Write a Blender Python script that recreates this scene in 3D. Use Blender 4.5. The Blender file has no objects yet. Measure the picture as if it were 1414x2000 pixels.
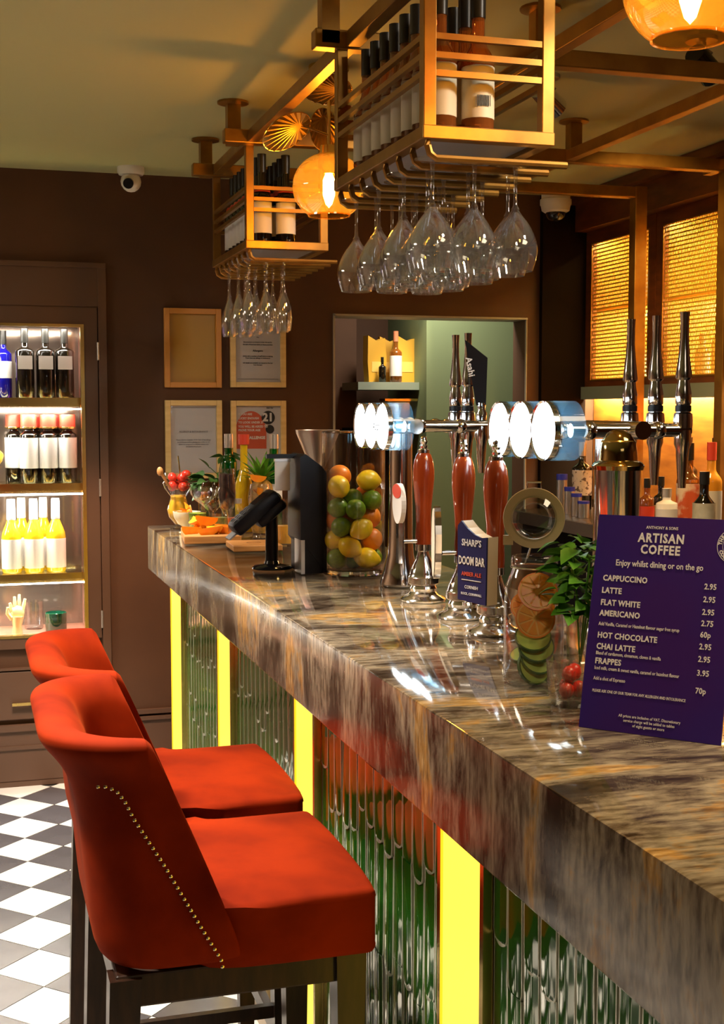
import bpy, bmesh, math, random
from mathutils import Vector, Matrix
random.seed(7)
PI = math.pi
SC = bpy.context.scene
COL = SC.collection

# ---------------------------------------------------------------- camera
cam_d = bpy.data.cameras.new('camera')
cam = bpy.data.objects.new('camera', cam_d); COL.objects.link(cam)
YAW = math.atan(764/2548.); PITCH = -math.atan(200/2548.)
cam.location = (0, 0, 1.5)
cam.rotation_euler = (PI/2 + PITCH, 0, -YAW)
cam_d.sensor_fit = 'HORIZONTAL'; cam_d.sensor_width = 36.0
cam_d.lens = 36.0*2548/1414
cam_d.clip_start = 0.05
SC.camera = cam
# ---------------------------------------------------------------- world, view, light
w = bpy.data.worlds.new('world'); SC.world = w; w.use_nodes = True
w.node_tree.nodes['Background'].inputs[0].default_value = (1, .8, .6, 1)
w.node_tree.nodes['Background'].inputs[1].default_value = 0.05
SC.view_settings.view_transform = 'Standard'; SC.view_settings.look = 'None'
SC.view_settings.gamma = 1.0; SC.view_settings.use_curve_mapping = False
SC.view_settings.exposure = 0.95
SC.cycles.max_bounces = 14; SC.cycles.transparent_max_bounces = 48
SC.cycles.transmission_bounces = 10; SC.cycles.glossy_bounces = 5; SC.cycles.diffuse_bounces = 3
SC.cycles.caustics_reflective = False; SC.cycles.caustics_refractive = False
SC.cycles.sample_clamp_indirect = 6.0
SC.cycles.use_denoising = True
WARM = (1, .72, .42)
def area(name, loc, size, power, color=WARM, aim=None, spread=None, sy=None):
    d = bpy.data.lights.new(name, 'AREA'); d.energy = power; d.color = color
    d.size = size
    if sy: d.shape = 'RECTANGLE'; d.size_y = sy
    if spread: d.spread = spread
    o = bpy.data.objects.new(name, d); COL.objects.link(o); o.location = loc
    if aim is not None:
        o.rotation_euler = (Vector(aim)-Vector(loc)).to_track_quat('-Z', 'Y').to_euler()
    return o
def spot(name, loc, power, aim, color=WARM, ang=60, blend=.5, r=.04):
    d = bpy.data.lights.new(name, 'SPOT'); d.energy = power; d.color = color
    d.spot_size = math.radians(ang); d.spot_blend = blend; d.shadow_soft_size = r
    o = bpy.data.objects.new(name, d); COL.objects.link(o); o.location = loc
    o.rotation_euler = (Vector(aim)-Vector(loc)).to_track_quat('-Z', 'Y').to_euler()
    return o
area('room_fill', (.9, -1.2, 2.38), 1.0, 2.5, (1, .80, .58))  # unseen ceiling panel added as general fill
area('side_fill', (-1.7, 3.6, 2.38), .8, 24, (1, .84, .66))  # added fill from the left, no fixture modelled
area('bar_fill', (1.7, 1.2, 2.38), .6, 5, (1, .78, .5))  # unseen panel over the bar, added as more fill
spot('wall_fill_spot', (.35, 4.25, 2.38), 95, (.56, 5.3, .50), (1, .58, .34), 30, .7)  # added spot, stands in for glow reaching the lower wall
spot('floor_fill_spot', (.1, 4.0, 2.38), 170, (.05, 4.2, 0), (1, .92, .82), 70, .6, .08)  # added unseen spot that brightens the floor tiles
spot('stool_fill_spot', (.10, 2.75, 2.38), 120, (.38, 2.3, .7), (1, .85, .7), 62, .6, .08)  # unseen spot put in to light the stool seats
spot('bartender_fill_spot', (1.65, 3.0, 2.38), 50, (1.4, 3.2, 1.0), (1, .82, .6), 90, .6, .08)  # unseen spot, more general fill behind the bar
area('alcove_light', (2.0, 5.6, 2.3), .3, 7, (1, .9, .75))

spot('rack_fill_spot', (1.5, 1.7, 2.38), 26, (.95, 2.6, 1.8), (1, .86, .68), 60, .6, .06)  # spot added to make the hanging glasses brighter
spot('far_rack_fill_spot', (1.45, 3.2, 2.38), 9, (.9, 4.2, 1.8), (1, .86, .68), 50, .6, .06)  # weaker added spot for the far rack glasses
spot('back_bar_fill_spot', (1.9, 3.5, 2.40), 34, (2.5, 4.35, 1.45), (1, .60, .20), 75, .6, .06)  # added warm spot, brightens brass posts and bottles
spot('menu_fill_spot', (.35, .35, 2.38), 15, (.80, 1.42, 1.22), (1, .85, .7), 22, .5, .05)  # unseen spot added so the menu stays bright
spot('aisle_fill_spot', (-.45, 2.1, 2.38), 95, (-.25, 2.15, 0), (1, .9, .78), 66, .6, .07)  # spot put in to brighten aisle floor and stool backs
spot('counter_fill_spot', (1.15, 1.15, 2.40), 34, (1.0, 1.2, 1.1), (1, .74, .42), 50, .5, .05)  # added unseen spot that turns the near counter golden
# ---------------------------------------------------------------- materials
MATS = {}
def P(name, col, rough=.5, metal=0., **k):
    if name in MATS: return MATS[name]
    m = bpy.data.materials.new(name); m.use_nodes = True
    nt = m.node_tree; b = nt.nodes['Principled BSDF']
    b.inputs['Base Color'].default_value = (*col, 1)
    b.inputs['Roughness'].default_value = rough; b.inputs['Metallic'].default_value = metal
    if 'emit' in k:
        b.inputs['Emission Color'].default_value = (*k.get('ecol', col), 1)
        b.inputs['Emission Strength'].default_value = k['emit']
    if 'sheen' in k:
        b.inputs['Sheen Weight'].default_value = k['sheen']; b.inputs['Sheen Roughness'].default_value = .35
        b.inputs['Sheen Tint'].default_value = (*k.get('stint', (1, .35, .15)), 1)
    if 'spec' in k: b.inputs['Specular IOR Level'].default_value = k['spec']
    if 'coat' in k:
        b.inputs['Coat Weight'].default_value = k['coat']; b.inputs['Coat Roughness'].default_value = .05
    if 'sss' in k:
        b.inputs['Subsurface Weight'].default_value = k['sss']; b.inputs['Subsurface Scale'].default_value = .01
    if 'trans' in k:
        b.inputs['Transmission Weight'].default_value = k['trans']; b.inputs['IOR'].default_value = k.get('ior', 1.45)
    tc = nt.nodes.new('ShaderNodeTexCoord')
    if 'noise' in k or 'bump' in k:
        mp = nt.nodes.new('ShaderNodeMapping'); mp.inputs['Scale'].default_value = k.get('stretch', (1, 1, 1))
        nt.links.new(tc.outputs['Object'], mp.inputs[0])
        n = nt.nodes.new('ShaderNodeTexNoise'); n.inputs['Scale'].default_value = k.get('scale', 8)
        n.inputs['Detail'].default_value = k.get('detail', 5)
        nt.links.new(mp.outputs[0], n.inputs['Vector'])
        if 'noise' in k:
            r = nt.nodes.new('ShaderNodeValToRGB')
            r.color_ramp.elements[0].position = k.get('lo', .35); r.color_ramp.elements[1].position = k.get('hi', .65)
            r.color_ramp.elements[0].color = (*k['noise'], 1); r.color_ramp.elements[1].color = (*col, 1)
            nt.links.new(n.outputs['Fac'], r.inputs[0]); nt.links.new(r.outputs[0], b.inputs['Base Color'])
        if 'bump' in k:
            bp = nt.nodes.new('ShaderNodeBump'); bp.inputs['Strength'].default_value = k['bump']
            bp.inputs['Distance'].default_value = k.get('bd', .004)
            nt.links.new(n.outputs['Fac'], bp.inputs['Height']); nt.links.new(bp.outputs[0], b.inputs['Normal'])
    MATS[name] = m
    return m
def GL(name, tint=(1, 1, 1), refl=.10, edge=.9, rough=.02, body=None, bodyf=0., transl=False):
    """thin sheet glass: tinted clear film, stronger mirror towards the edge"""
    if name in MATS: return MATS[name]
    m = bpy.data.materials.new(name); m.use_nodes = True
    nt = m.node_tree; N = nt.nodes; L = nt.links
    for n in list(N):
        if n.type != 'OUTPUT_MATERIAL': N.remove(n)
    out = [n for n in N if n.type == 'OUTPUT_MATERIAL'][0]
    tr = N.new('ShaderNodeBsdfTransparent'); tr.inputs[0].default_value = (*tint, 1)
    gl = N.new('ShaderNodeBsdfGlossy'); gl.inputs['Roughness'].default_value = rough
    lw = N.new('ShaderNodeLayerWeight'); lw.inputs['Blend'].default_value = .35
    mr = N.new('ShaderNodeMapRange'); mr.inputs['To Min'].default_value = refl; mr.inputs['To Max'].default_value = edge
    L.new(lw.outputs['Facing'], mr.inputs['Value'])
    pw = N.new('ShaderNodeMath'); pw.operation = 'POWER'; pw.inputs[1].default_value = 1.9
    L.new(lw.outputs['Facing'], pw.inputs[0]); L.new(pw.outputs[0], mr.inputs['Value'])
    mx = N.new('ShaderNodeMixShader'); L.new(mr.outputs[0], mx.inputs[0])
    base = tr.outputs[0]
    if body:
        df = N.new('ShaderNodeBsdfTranslucent' if transl else 'ShaderNodeBsdfDiffuse'); df.inputs[0].default_value = (*body, 1)
        m2 = N.new('ShaderNodeMixShader'); m2.inputs[0].default_value = bodyf
        L.new(tr.outputs[0], m2.inputs[1]); L.new(df.outputs[0], m2.inputs[2]); base = m2.outputs[0]
    L.new(base, mx.inputs[1]); L.new(gl.outputs[0], mx.inputs[2]); L.new(mx.outputs[0], out.inputs['Surface'])
    MATS[name] = m
    return m
def EM(name, col, s):
    if name in MATS: return MATS[name]
    m = P(name, (0, 0, 0), .5, 0, emit=s, ecol=col); return m

M_wall = P('brown_wall_paint', (.090, .037, .014), .75, noise=(.072, .029, .011), scale=3, bump=.1)
M_ceil = P('amber_lit_ceiling', (.45, .45, .22), .8, bump=.05, scale=20)  # olive tone mixes amber lamp light into grey-white paint
M_cab = P('brown_cabinet_paint', (.10, .050, .028), .5)
M_trim = P('brown_trim', (.10, .05, .028), .55)
M_brass = P('aged_brass', (.36, .19, .035), .38, .75, noise=(.27, .13, .025), scale=14)
M_gold = P('polished_gold', (.85, .6, .2), .22, 1.)
M_chrome = P('chrome', (.88, .88, .90), .11, 1.)
M_steel = P('brushed_steel', (.62, .61, .6), .28, 1.)
M_black = P('black_plastic', (.005, .005, .008), .42, spec=.25)
M_gloss = P('gloss_black', (.01, .01, .013), .12)
M_velvet = P('rust_velvet', (.30, .022, .001), .85, spec=.08, sheen=.10, stint=(1, .16, .01), noise=(.12, .006, .0004), scale=5, lo=.3, hi=.6, detail=8)
M_leg = P('dark_stained_wood', (.045, .018, .008), .35, noise=(.02, .008, .004), scale=12, stretch=(6, 6, 1))
M_glass = GL('clear_glass', (.97, .98, .98), .08, 1.0)
M_wine = GL('wine_glass_hazed', (.97, .98, .98), .10, 1.0, body=(.9, .9, .92), bodyf=.06, transl=True)  # whitish body is a painted haze that brightens the glasses
M_vase = GL('vase_glass', (.97, .98, .98), .06, 1.)
M_pane = GL('window_pane', (.97, .97, .97), .03, .25)
M_amber = GL('amber_glass', (1, .58, .14), .10, .9, body=(1, .45, .06), bodyf=.07, transl=True)
M_dkglass = GL('dark_bottle_glass', (.10, .09, .06), .08, .7, body=(.01, .008, .005), bodyf=.55)
M_ambottle = GL('amber_bottle_glass', (.75, .36, .08), .08, .75, body=(.35, .13, .02), bodyf=.35)
M_rose = GL('pale_amber_wine', (.9, .45, .16), .08, .7, body=(.5, .17, .04), bodyf=.3)
M_green = GL('green_bottle_glass', (.02, .5, .08), .10, .75, body=(.0, .16, .02), bodyf=.35)
M_yelglass = GL('yellow_drink', (1, .85, .1), .08, .6, body=(.9, .62, .02), bodyf=.75)
M_label = P('white_label', (.78, .76, .74), .6)
M_cream = P('cream_label', (.62, .58, .42), .6, noise=(.5, .46, .3), scale=30)
M_cap = P('dark_capsule', (.012, .012, .010), .35)
M_redcap = P('red_capsule', (.65, .06, .03), .4)
M_silver = P('silver_capsule', (.75, .72, .68), .3, .8)
M_ink = P('black_ink', (.02, .02, .02), .6)
M_gree = P('grey_ink', (.25, .24, .26), .6)
M_cta = P('pump_handle_wood', (.36, .055, .010), .22, coat=1., noise=(.26, .032, .006), scale=10, stretch=(8, 8, 1))
M_pine = P('light_gold_wood', (.80, .52, .20), .45)
M_frame = P('pale_wood_frame', (.80, .58, .24), .42, noise=(.70, .48, .18), scale=10, stretch=(1, 1, 6))
M_paper = P('paper', (.62, .60, .62), .5)
M_purple = P('purple_card', (.028, .011, .15), .35, noise=(.042, .009, .12), scale=6)
M_cream_txt = P('cream_print', (.80, .74, .66), .6)
M_white = P('white_plastic', (.75, .73, .68), .35)
M_wood = P('orange_wood', (.50, .17, .02), .4, coat=.3, noise=(.33, .10, .012), scale=6, stretch=(1, 1, 5))
M_dkwood = P('dark_brown_wood', (.16, .045, .010), .4, noise=(.10, .028, .007), scale=8, stretch=(1, 1, 5))
M_greenwall = P('sage_green_paint', (.20, .26, .13), .8)
M_lemon = P('lemon_skin', (.95, .60, .012), .35, sss=.1, bump=.15, scale=160, bd=.001)
M_lime = P('lime_skin', (.17, .30, .010), .35, bump=.12, scale=160, bd=.001, noise=(.10, .2, .008))
M_orange = P('orange_skin', (.95, .26, .008), .4, bump=.2, scale=160, bd=.001)
M_pulp = P('orange_pulp', (.98, .27, .008), .35, sss=.1, noise=(.95, .36, .012), scale=60)
M_pith = P('pale_pith', (.95, .50, .08), .5)
M_cuc = P('cucumber_flesh', (.48, .58, .10), .35, sss=.15)
M_cucs = P('cucumber_skin', (.03, .10, .008), .35)
M_leaf = P('herb_leaf', (.12, .34, .015), .45, noise=(.05, .18, .01), scale=25)
M_leafd = P('dark_leaf', (.025, .075, .015), .45, noise=(.05, .13, .02), scale=25)
M_berry = P('red_berry', (.62, .03, .012), .3)
M_dberry = P('dark_berry', (.03, .008, .02), .3)
M_led = EM('led_strip_white', (1, .86, .62), 14.)
M_ledc = EM('cabinet_led', (1, .93, .80), 16.)
M_fil = EM('lamp_filament', (1, .64, .19), 140.)
M_badge = EM('lit_badge', (.82, .95, 1.0), 5.)
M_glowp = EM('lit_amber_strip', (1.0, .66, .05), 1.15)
M_board = P('light_board_wood', (.55, .26, .08), .4, noise=(.42, .18, .05), scale=10, stretch=(1, 8, 8))
M_acryl = GL('halo_blue_acrylic', (.88, .96, .99), .08, .6, body=(.25, .65, 1), bodyf=.10, transl=True)  # blue body colour paints in the badge halo
M_blue = P('blue_band', (.02, .03, .45), .4)
M_dark = P('void_black', (.010, .006, .004), .95, spec=.05)
M_tile_w = P('white_floor_tile', (.78, .75, .70), .22, noise=(.70, .66, .60), scale=4)
M_tile_d = P('slate_floor_tile', (.085, .078, .085), .25, noise=(.06, .056, .062), scale=5)
M_grout = P('grout', (.06, .055, .05), .9)
M_green_tile = P('bottle_green_glaze', (.014, .070, .012), .07, coat=1., noise=(.022, .17, .008), scale=3, stretch=(1, 2, .5))

def stone_material():
    m = bpy.data.materials.new('streaked_granite'); m.use_nodes = True
    nt = m.node_tree; N = nt.nodes; L = nt.links; b = N['Principled BSDF']
    tc = N.new('ShaderNodeTexCoord'); sp = N.new('ShaderNodeSeparateXYZ'); L.new(tc.outputs['Object'], sp.inputs[0])
    sub = N.new('ShaderNodeMath'); sub.operation = 'SUBTRACT'; L.new(sp.outputs['X'], sub.inputs[0]); L.new(sp.outputs['Z'], sub.inputs[1])
    cb = N.new('ShaderNodeCombineXYZ'); L.new(sp.outputs['Y'], cb.inputs[1]); L.new(sub.outputs[0], cb.inputs[0])
    mp = N.new('ShaderNodeMapping'); mp.inputs['Scale'].default_value = (3.2, 7.0, 1); mp.inputs['Rotation'].default_value = (0, 0, .10)
    L.new(cb.outputs[0], mp.inputs[0])
    n1 = N.new('ShaderNodeTexNoise'); n1.inputs['Scale'].default_value = 1.0; n1.inputs['Detail'].default_value = 8; n1.inputs['Roughness'].default_value = .65
    n1.inputs['Distortion'].default_value = .6; L.new(mp.outputs[0], n1.inputs['Vector'])
    r = N.new('ShaderNodeValToRGB'); cr = r.color_ramp
    cr.elements[0].position = .33; cr.elements[0].color = (.03, .022, .016, 1)
    cr.elements[1].position = .70; cr.elements[1].color = (.85, .62, .30, 1)
    for p, c in ((.42, (.085, .060, .040)), (.48, (.25, .20, .14)), (.55, (.42, .35, .24)), (.61, (.60, .34, .10))):
        e = cr.elements.new(p); e.color = (*c, 1)
    L.new(n1.outputs['Fac'], r.inputs[0])
    mp2 = N.new('ShaderNodeMapping'); mp2.inputs['Scale'].default_value = (12, 50, 1); L.new(cb.outputs[0], mp2.inputs[0])
    n2 = N.new('ShaderNodeTexNoise'); n2.inputs['Scale'].default_value = 2.; n2.inputs['Detail'].default_value = 5; L.new(mp2.outputs[0], n2.inputs['Vector'])
    r2 = N.new('ShaderNodeValToRGB'); r2.color_ramp.elements[0].position = .34; r2.color_ramp.elements[0].color = (.28, .24, .2, 1)
    r2.color_ramp.elements[1].position = .58; r2.color_ramp.elements[1].color = (1, 1, 1, 1); L.new(n2.outputs['Fac'], r2.inputs[0])
    mx = N.new('ShaderNodeMix'); mx.data_type = 'RGBA'; mx.blend_type = 'MULTIPLY'; mx.inputs[0].default_value = .9
    L.new(r.outputs[0], mx.inputs[6]); L.new(r2.outputs[0], mx.inputs[7]); L.new(mx.outputs[2], b.inputs['Base Color'])
    b.inputs['Roughness'].default_value = .07; b.inputs['Coat Weight'].default_value = .6; b.inputs['Coat Roughness'].default_value = .04
    return m
M_stone = stone_material()

def mesh_sheet_material():
    """brass sheet with staggered slots cut through it"""
    m = bpy.data.materials.new('slotted_brass_sheet'); m.use_nodes = True
    nt = m.node_tree; N = nt.nodes; L = nt.links; b = N['Principled BSDF']; out = [n for n in N if n.type == 'OUTPUT_MATERIAL'][0]
    b.inputs['Base Color'].default_value = (.90, .52, .06, 1); b.inputs['Metallic'].default_value = .2; b.inputs['Roughness'].default_value = .4
    tc = N.new('ShaderNodeTexCoord'); sp = N.new('ShaderNodeSeparateXYZ'); L.new(tc.outputs['Object'], sp.inputs[0])
    cb = N.new('ShaderNodeCombineXYZ'); L.new(sp.outputs['Y'], cb.inputs[0]); L.new(sp.outputs['Z'], cb.inputs[1])
    br = N.new('ShaderNodeTexBrick'); br.inputs['Scale'].default_value = 1.
    br.inputs['Brick Width'].default_value = .011; br.inputs['Row Height'].default_value = .016
    br.inputs['Mortar Size'].default_value = .0032; br.inputs['Mortar Smooth'].default_value = 0
    br.inputs['Color1'].default_value = (0, 0, 0, 1); br.inputs['Color2'].default_value = (0, 0, 0, 1); br.inputs['Mortar'].default_value = (1, 1, 1, 1)
    L.new(cb.outputs[0], br.inputs['Vector'])
    tr = N.new('ShaderNodeBsdfTransparent'); mx = N.new('ShaderNodeMixShader')
    L.new(br.outputs['Fac'], mx.inputs[0]); L.new(tr.outputs[0], mx.inputs[1]); L.new(b.outputs[0], mx.inputs[2]); L.new(mx.outputs[0], out.inputs['Surface'])
    return m
M_mesh = mesh_sheet_material()

# ---------------------------------------------------------------- mesh helpers
class B:
    def __init__(s): s.bm = bmesh.new()
    def _xf(s, vs, mat): bmesh.ops.transform(s.bm, matrix=mat, verts=vs)
    def box(s, x0, x1, y0, y1, z0, z1, rz=0, mat=None, bev=0):
        r = bmesh.ops.create_cube(s.bm, size=1)['verts']
        M = Matrix.Translation(((x0+x1)/2, (y0+y1)/2, (z0+z1)/2)) @ Matrix.Rotation(rz, 4, 'Z') @ Matrix.Diagonal((abs(x1-x0), abs(y1-y0), abs(z1-z0), 1))
        if mat is not None: M = mat @ M
        s._xf(r, M)
        if bev:
            es = list({e for v in r for e in v.link_edges})
            bmesh.ops.bevel(s.bm, geom=es, offset=bev, segments=2, affect='EDGES', profile=.5)
        return s
    def cyl(s, p, q, r1, r2=None, n=16, cap=True):
        p = Vector(p); q = Vector(q); d = q-p
        r = bmesh.ops.create_cone(s.bm, cap_ends=cap, segments=n, radius1=r1, radius2=r1 if r2 is None else r2, depth=d.length)['verts']
        s._xf(r, Matrix.Translation((p+q)/2) @ d.to_track_quat('Z', 'Y').to_matrix().to_4x4())
        return s
    def ball(s, c, r, sc=(1, 1, 1), n=12, rot=None):
        v = bmesh.ops.create_uvsphere(s.bm, u_segments=n, v_segments=max(6, n*2//3), radius=r)['verts']
        M = Matrix.Translation(c)
        if rot is not None: M = M @ rot
        s._xf(v, M @ Matrix.Diagonal((*sc, 1))); return s
    def lathe(s, prof, n=20, at=(0, 0, 0), mat=None, sy=1.):
        rings = []
        for (r, z) in prof:
            if r < 1e-5: rings.append([s.bm.verts.new((0, 0, z))])
            else: rings.append([s.bm.verts.new((r*math.cos(2*PI*i/n), sy*r*math.sin(2*PI*i/n), z)) for i in range(n)])
        for a, b in zip(rings, rings[1:]):
            if len(a) == 1 and len(b) == 1: continue
            for i in range(n):
                j = (i+1) % n
                if len(a) == 1: f = [a[0], b[j], b[i]][::-1]
                elif len(b) == 1: f = [a[i], a[j], b[0]]
                else: f = [a[i], a[j], b[j], b[i]]
                try: s.bm.faces.new(f)
                except ValueError: pass
        vs = [v for rg in rings for v in rg]
        M = Matrix.Translation(at)
        if mat is not None: M = mat
        s._xf(vs, M); return s
    def tube(s, pts, r, n=8, closed=False):
        pts = [Vector(p) for p in pts]; rings = []
        up = Vector((0, 0, 1))
        m = len(pts)
        for i, p in enumerate(pts):
            if closed: t = pts[(i+1) % m]-pts[i-1]
            else: t = pts[min(i+1, m-1)]-pts[max(i-1, 0)]
            t.normalize()
            a = t.cross(up)
            if a.length < .05: a = t.cross(Vector((0, 1, 0)))
            a.normalize(); b = a.cross(t).normalized()
            rr = r[i] if isinstance(r, (list, tuple)) else r
            rings.append([s.bm.verts.new(p + rr*(math.cos(2*PI*k/n)*a + math.sin(2*PI*k/n)*b)) for k in range(n)])
        prs = list(zip(rings, rings[1:])) + ([(rings[-1], rings[0])] if closed else [])
        for a, b in prs:
            for k in range(n):
                j = (k+1) % n; s.bm.faces.new([a[k], a[j], b[j], b[k]])
        if not closed:
            s.bm.faces.new(rings[0][::-1]); s.bm.faces.new(rings[-1])
        return s
    def prism(s, poly, th, mat):
        """poly in local xy extruded th along local z"""
        lo = [s.bm.verts.new(mat @ Vector((x, y, 0))) for x, y in poly]
        hi = [s.bm.verts.new(mat @ Vector((x, y, th))) for x, y in poly]
        s.bm.faces.new(lo[::-1]); s.bm.faces.new(hi); n = len(poly)
        for i in range(n):
            j = (i+1) % n; s.bm.faces.new([lo[i], lo[j], hi[j], hi[i]])
        return s
    def quad(s, *pts):
        s.bm.faces.new([s.bm.verts.new(p) for p in pts]); return s
    def mesh(s, name, ang=40, smooth=True):
        bmesh.ops.recalc_face_normals(s.bm, faces=s.bm.faces)
        me = bpy.data.meshes.new(name); s.bm.to_mesh(me); s.bm.free()
        if smooth:
            me.polygons.foreach_set('use_smooth', [True]*len(me.polygons))
            me.set_sharp_from_angle(angle=math.radians(ang))
        return me
    def go(s, name, mat, parent=None, loc=None, rz=0, ang=40, smooth=True, **tags):
        return put(name, s.mesh(name, ang, smooth), mat, parent, loc, rz, **tags)
def put(name, me, mat, parent=None, loc=None, rz=0, label=None, cat=None, group=None, kind=None):
    o = bpy.data.objects.new(name, me); COL.objects.link(o)
    if mat is not None and len(me.materials) == 0: me.materials.append(mat)
    if parent: o.parent = parent
    if loc is not None: o.location = loc
    if rz: o.rotation_euler = (0, 0, rz)
    return tag(o, label, cat, group, kind)
def tag(o, label=None, cat=None, group=None, kind=None):
    if label: o['label'] = label
    if cat: o['category'] = cat
    if group: o['group'] = group
    if kind: o['kind'] = kind
    return o
def thing(name, label, cat, loc=(0, 0, 0), rz=0, group=None, kind=None):
    o = bpy.data.objects.new(name, None); COL.objects.link(o); o.empty_display_size = .05
    o.location = loc; o.rotation_euler = (0, 0, rz)
    return tag(o, label, cat, group, kind)
def copy_tree(o, parent=None):
    c = o.copy(); COL.objects.link(c)
    if parent: c.parent = parent
    for ch in list(o.children): copy_tree(ch, c)
    return c
def dup(root, loc, label, rz=None, group=None):
    c = copy_tree(root); c.location = loc; c['label'] = label
    if rz is not None: c.rotation_euler = (0, 0, rz)
    if group: c['group'] = group
    return c
def struct(name, b, mat, label=None, cat=None, smooth=False, parent=None):
    return b.go(name, mat, parent, smooth=smooth, kind='structure', label=label, cat=cat)
def frame_mat(o, right, up):
    """matrix whose x is right, y is up, z is the face normal"""
    r = Vector(right).normalized(); u = Vector(up).normalized(); n = r.cross(u).normalized(); u = n.cross(r)
    M = Matrix((r, u, n)).transposed().to_4x4(); M.translation = Vector(o)
    return M
def world_of(o):
    m = o.matrix_basis.copy()
    while o.parent: o = o.parent; m = o.matrix_basis @ m
    return m
def text(body, M, x, y, size, mat, parent, align='LEFT', bold=.0, name='lettering', lift=.0008, sx=1., space=1., shear=0):
    c = bpy.data.curves.new(name, 'FONT'); c.body = body; c.size = size; c.align_x = align; c.align_y = 'CENTER'
    c.offset = bold; c.extrude = .0002; c.space_character = space; c.shear = shear; c.resolution_u = 2
    c.materials.append(mat)
    tmp = bpy.data.objects.new(name, c); COL.objects.link(tmp)
    me = bpy.data.meshes.new_from_object(tmp.evaluated_get(bpy.context.evaluated_depsgraph_get()))
    bpy.data.objects.remove(tmp); bpy.data.curves.remove(c)
    o = bpy.data.objects.new(name, me); COL.objects.link(o)
    if parent:
        o.parent = parent; M = world_of(parent).inverted() @ M
    o.matrix_basis = M @ Matrix.Translation((x, y, lift)) @ Matrix.Diagonal((sx, 1, 1, 1))
    return o
def rounded(x0, x1, y0, y1, r, n=4):
    pts = []
    for cx, cy, a in ((x1-r, y1-r, 0), (x0+r, y1-r, 90), (x0+r, y0+r, 180), (x1-r, y0+r, 270)):
        for i in range(n+1):
            t = math.radians(a+90*i/n); pts.append((cx+r*math.cos(t), cy+r*math.sin(t)))
    return pts

# ================================================================ SETTING
CH = 2.43
b = B(); b.box(-3, 3.2, -2.6, 7, -.12, -.004)
floor = struct('floor', b, M_grout, 'grout bed under black and white diamond floor tiles')
D = .247; S = D/math.sqrt(2)-.003
def tile_mesh(nm):
    t = B(); t.box(-S/2, S/2, -S/2, S/2, -.004, .0, rz=PI/4)
    return t
tm_w = tile_mesh('w').mesh('tile', smooth=False); tm_w.materials.append(M_tile_w)
tm_d = tile_mesh('d').mesh('tile', smooth=False); tm_d.materials.append(M_tile_d)
far = {0: B(), 1: B()}
n_t = 0
for j in range(-24, 20):
    for i in range(-12, 5):
        for k in (0, 1):
            x = .152 + i*D + (D/2 if k else 0); y = 3.27 + (j/2)*D
            if (j % 2): x += D/2
            # white where both even, dark between
            kk = k
            if x > .76 or y > 5.26: continue
            if j % 2: kk = 1-k; 
            if j % 2 and True:
                pass
            near = -.25 < x < .75 and 1.75 < y < 5.3
            if k == 1: continue
            white = (j % 2 == 0)
            if near:
                put('tile', tm_w if white else tm_d, None, floor, (x, y, 0)); n_t += 1
            elif x > -2.5 and y > -1:
                far[0 if white else 1].box(x-S/2, x+S/2, y-S/2, y+S/2, -.004, 0, rz=PI/4)
far[0].go('tile_field', M_tile_w, floor, smooth=False, kind='stuff')
far[1].go('tile_field', M_tile_d, floor, smooth=False, kind='stuff')
b = B(); b.box(-3, 3.2, -2.6, 7, CH, CH+.1)
struct('ceiling', b, M_ceil, 'grey ceiling above the bar, coloured olive for the amber light')
# back wall with openings: cabinet recess and hatch
b = B(); YB = 5.3
b.box(-3, -.75, YB, YB+.15, 0, CH); b.box(-.75, .45, YB, YB+.15, 1.86, CH); b.box(-.75, .45, YB, YB+.15, 0, .56)
b.box(.45, 1.462, YB, YB+.15, 0, CH); b.box(1.462, 2.342, YB, YB+.15, 1.898, CH); b.box(2.342, 3.2, YB, YB+.15, 0, CH)
struct('wall_back', b, M_wall, 'dark brown painted back wall')
M_wall2 = P('warm_pink_plaster', (.34, .21, .13), .8); M_wall3 = P('warm_brown_plaster', (.16, .09, .06), .8)
b = B(); b.box(-3.1, -3, -2.6, 7, 0, CH); struct('wall_left', b, M_wall2)
b = B(); b.box(-3, 3.2, -2.7, -2.6, 0, CH); struct('wall_front', b, M_wall3)
b = B(); b.box(2.95, 3.2, -2.6, 5.3, 0, CH); struct('wall_right', b, M_dkwood)
# alcove behind the hatch
b = B(); b.box(2.09, 3.2, 5.9, 6.0, 0, CH); b.box(2.09, 2.13, 6.0, 6.5, 0, CH)
struct('wall_alcove', b, M_greenwall, 'sage green wall seen through the hatch')
b = B(); b.box(.9, 2.2, 6.5, 6.6, 0, CH); b.box(.9, 1.0, 5.45, 6.5, 0, CH); b.box(1.0, 1.86, 6.3, 6.5, 0, CH)
struct('wall_hallway', b, M_wall, 'brown wall inside the hatch')
b = B(); b.box(1.78, 2.088, 6.0, 6.28, 1.595, 1.632); 
b.go('alcove_shelf', P('grey_green_shelf', (.22, .27, .22), .5), cat='shelf', label='grey green shelf in the hatch holding yellow bags and a bottle')
b = B(); b.box(1.462, 1.470, 5.292, 5.45, .9, 1.9); b.box(1.462, 2.342, 5.292, 5.45, 1.891, 1.899); b.box(2.338, 2.342, 5.296, 5.31, .9, 1.9)
struct('trim_1', b, P('grey_edge_trim', (.38, .36, .30), .5), 'pale edging lining the hatch opening')
b = B(); b.box(2.40, 2.46, 5.27, 5.3, 0, CH); b.box(2.46, 2.62, 5.285, 5.3, 0, CH)  # wide near-black board stands in for a dark recess
struct('trim_2', b, M_dark, 'dark post and black strip for a shaded recess, right end of back wall')
b = B(); b.box(.45, 1.46, 5.286, 5.3, 0, .235); b.box(.45, 1.46, 5.278, 5.3, .235, .25); b.box(.45, 1.46, 5.283, 5.3, .26, .278)
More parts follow.
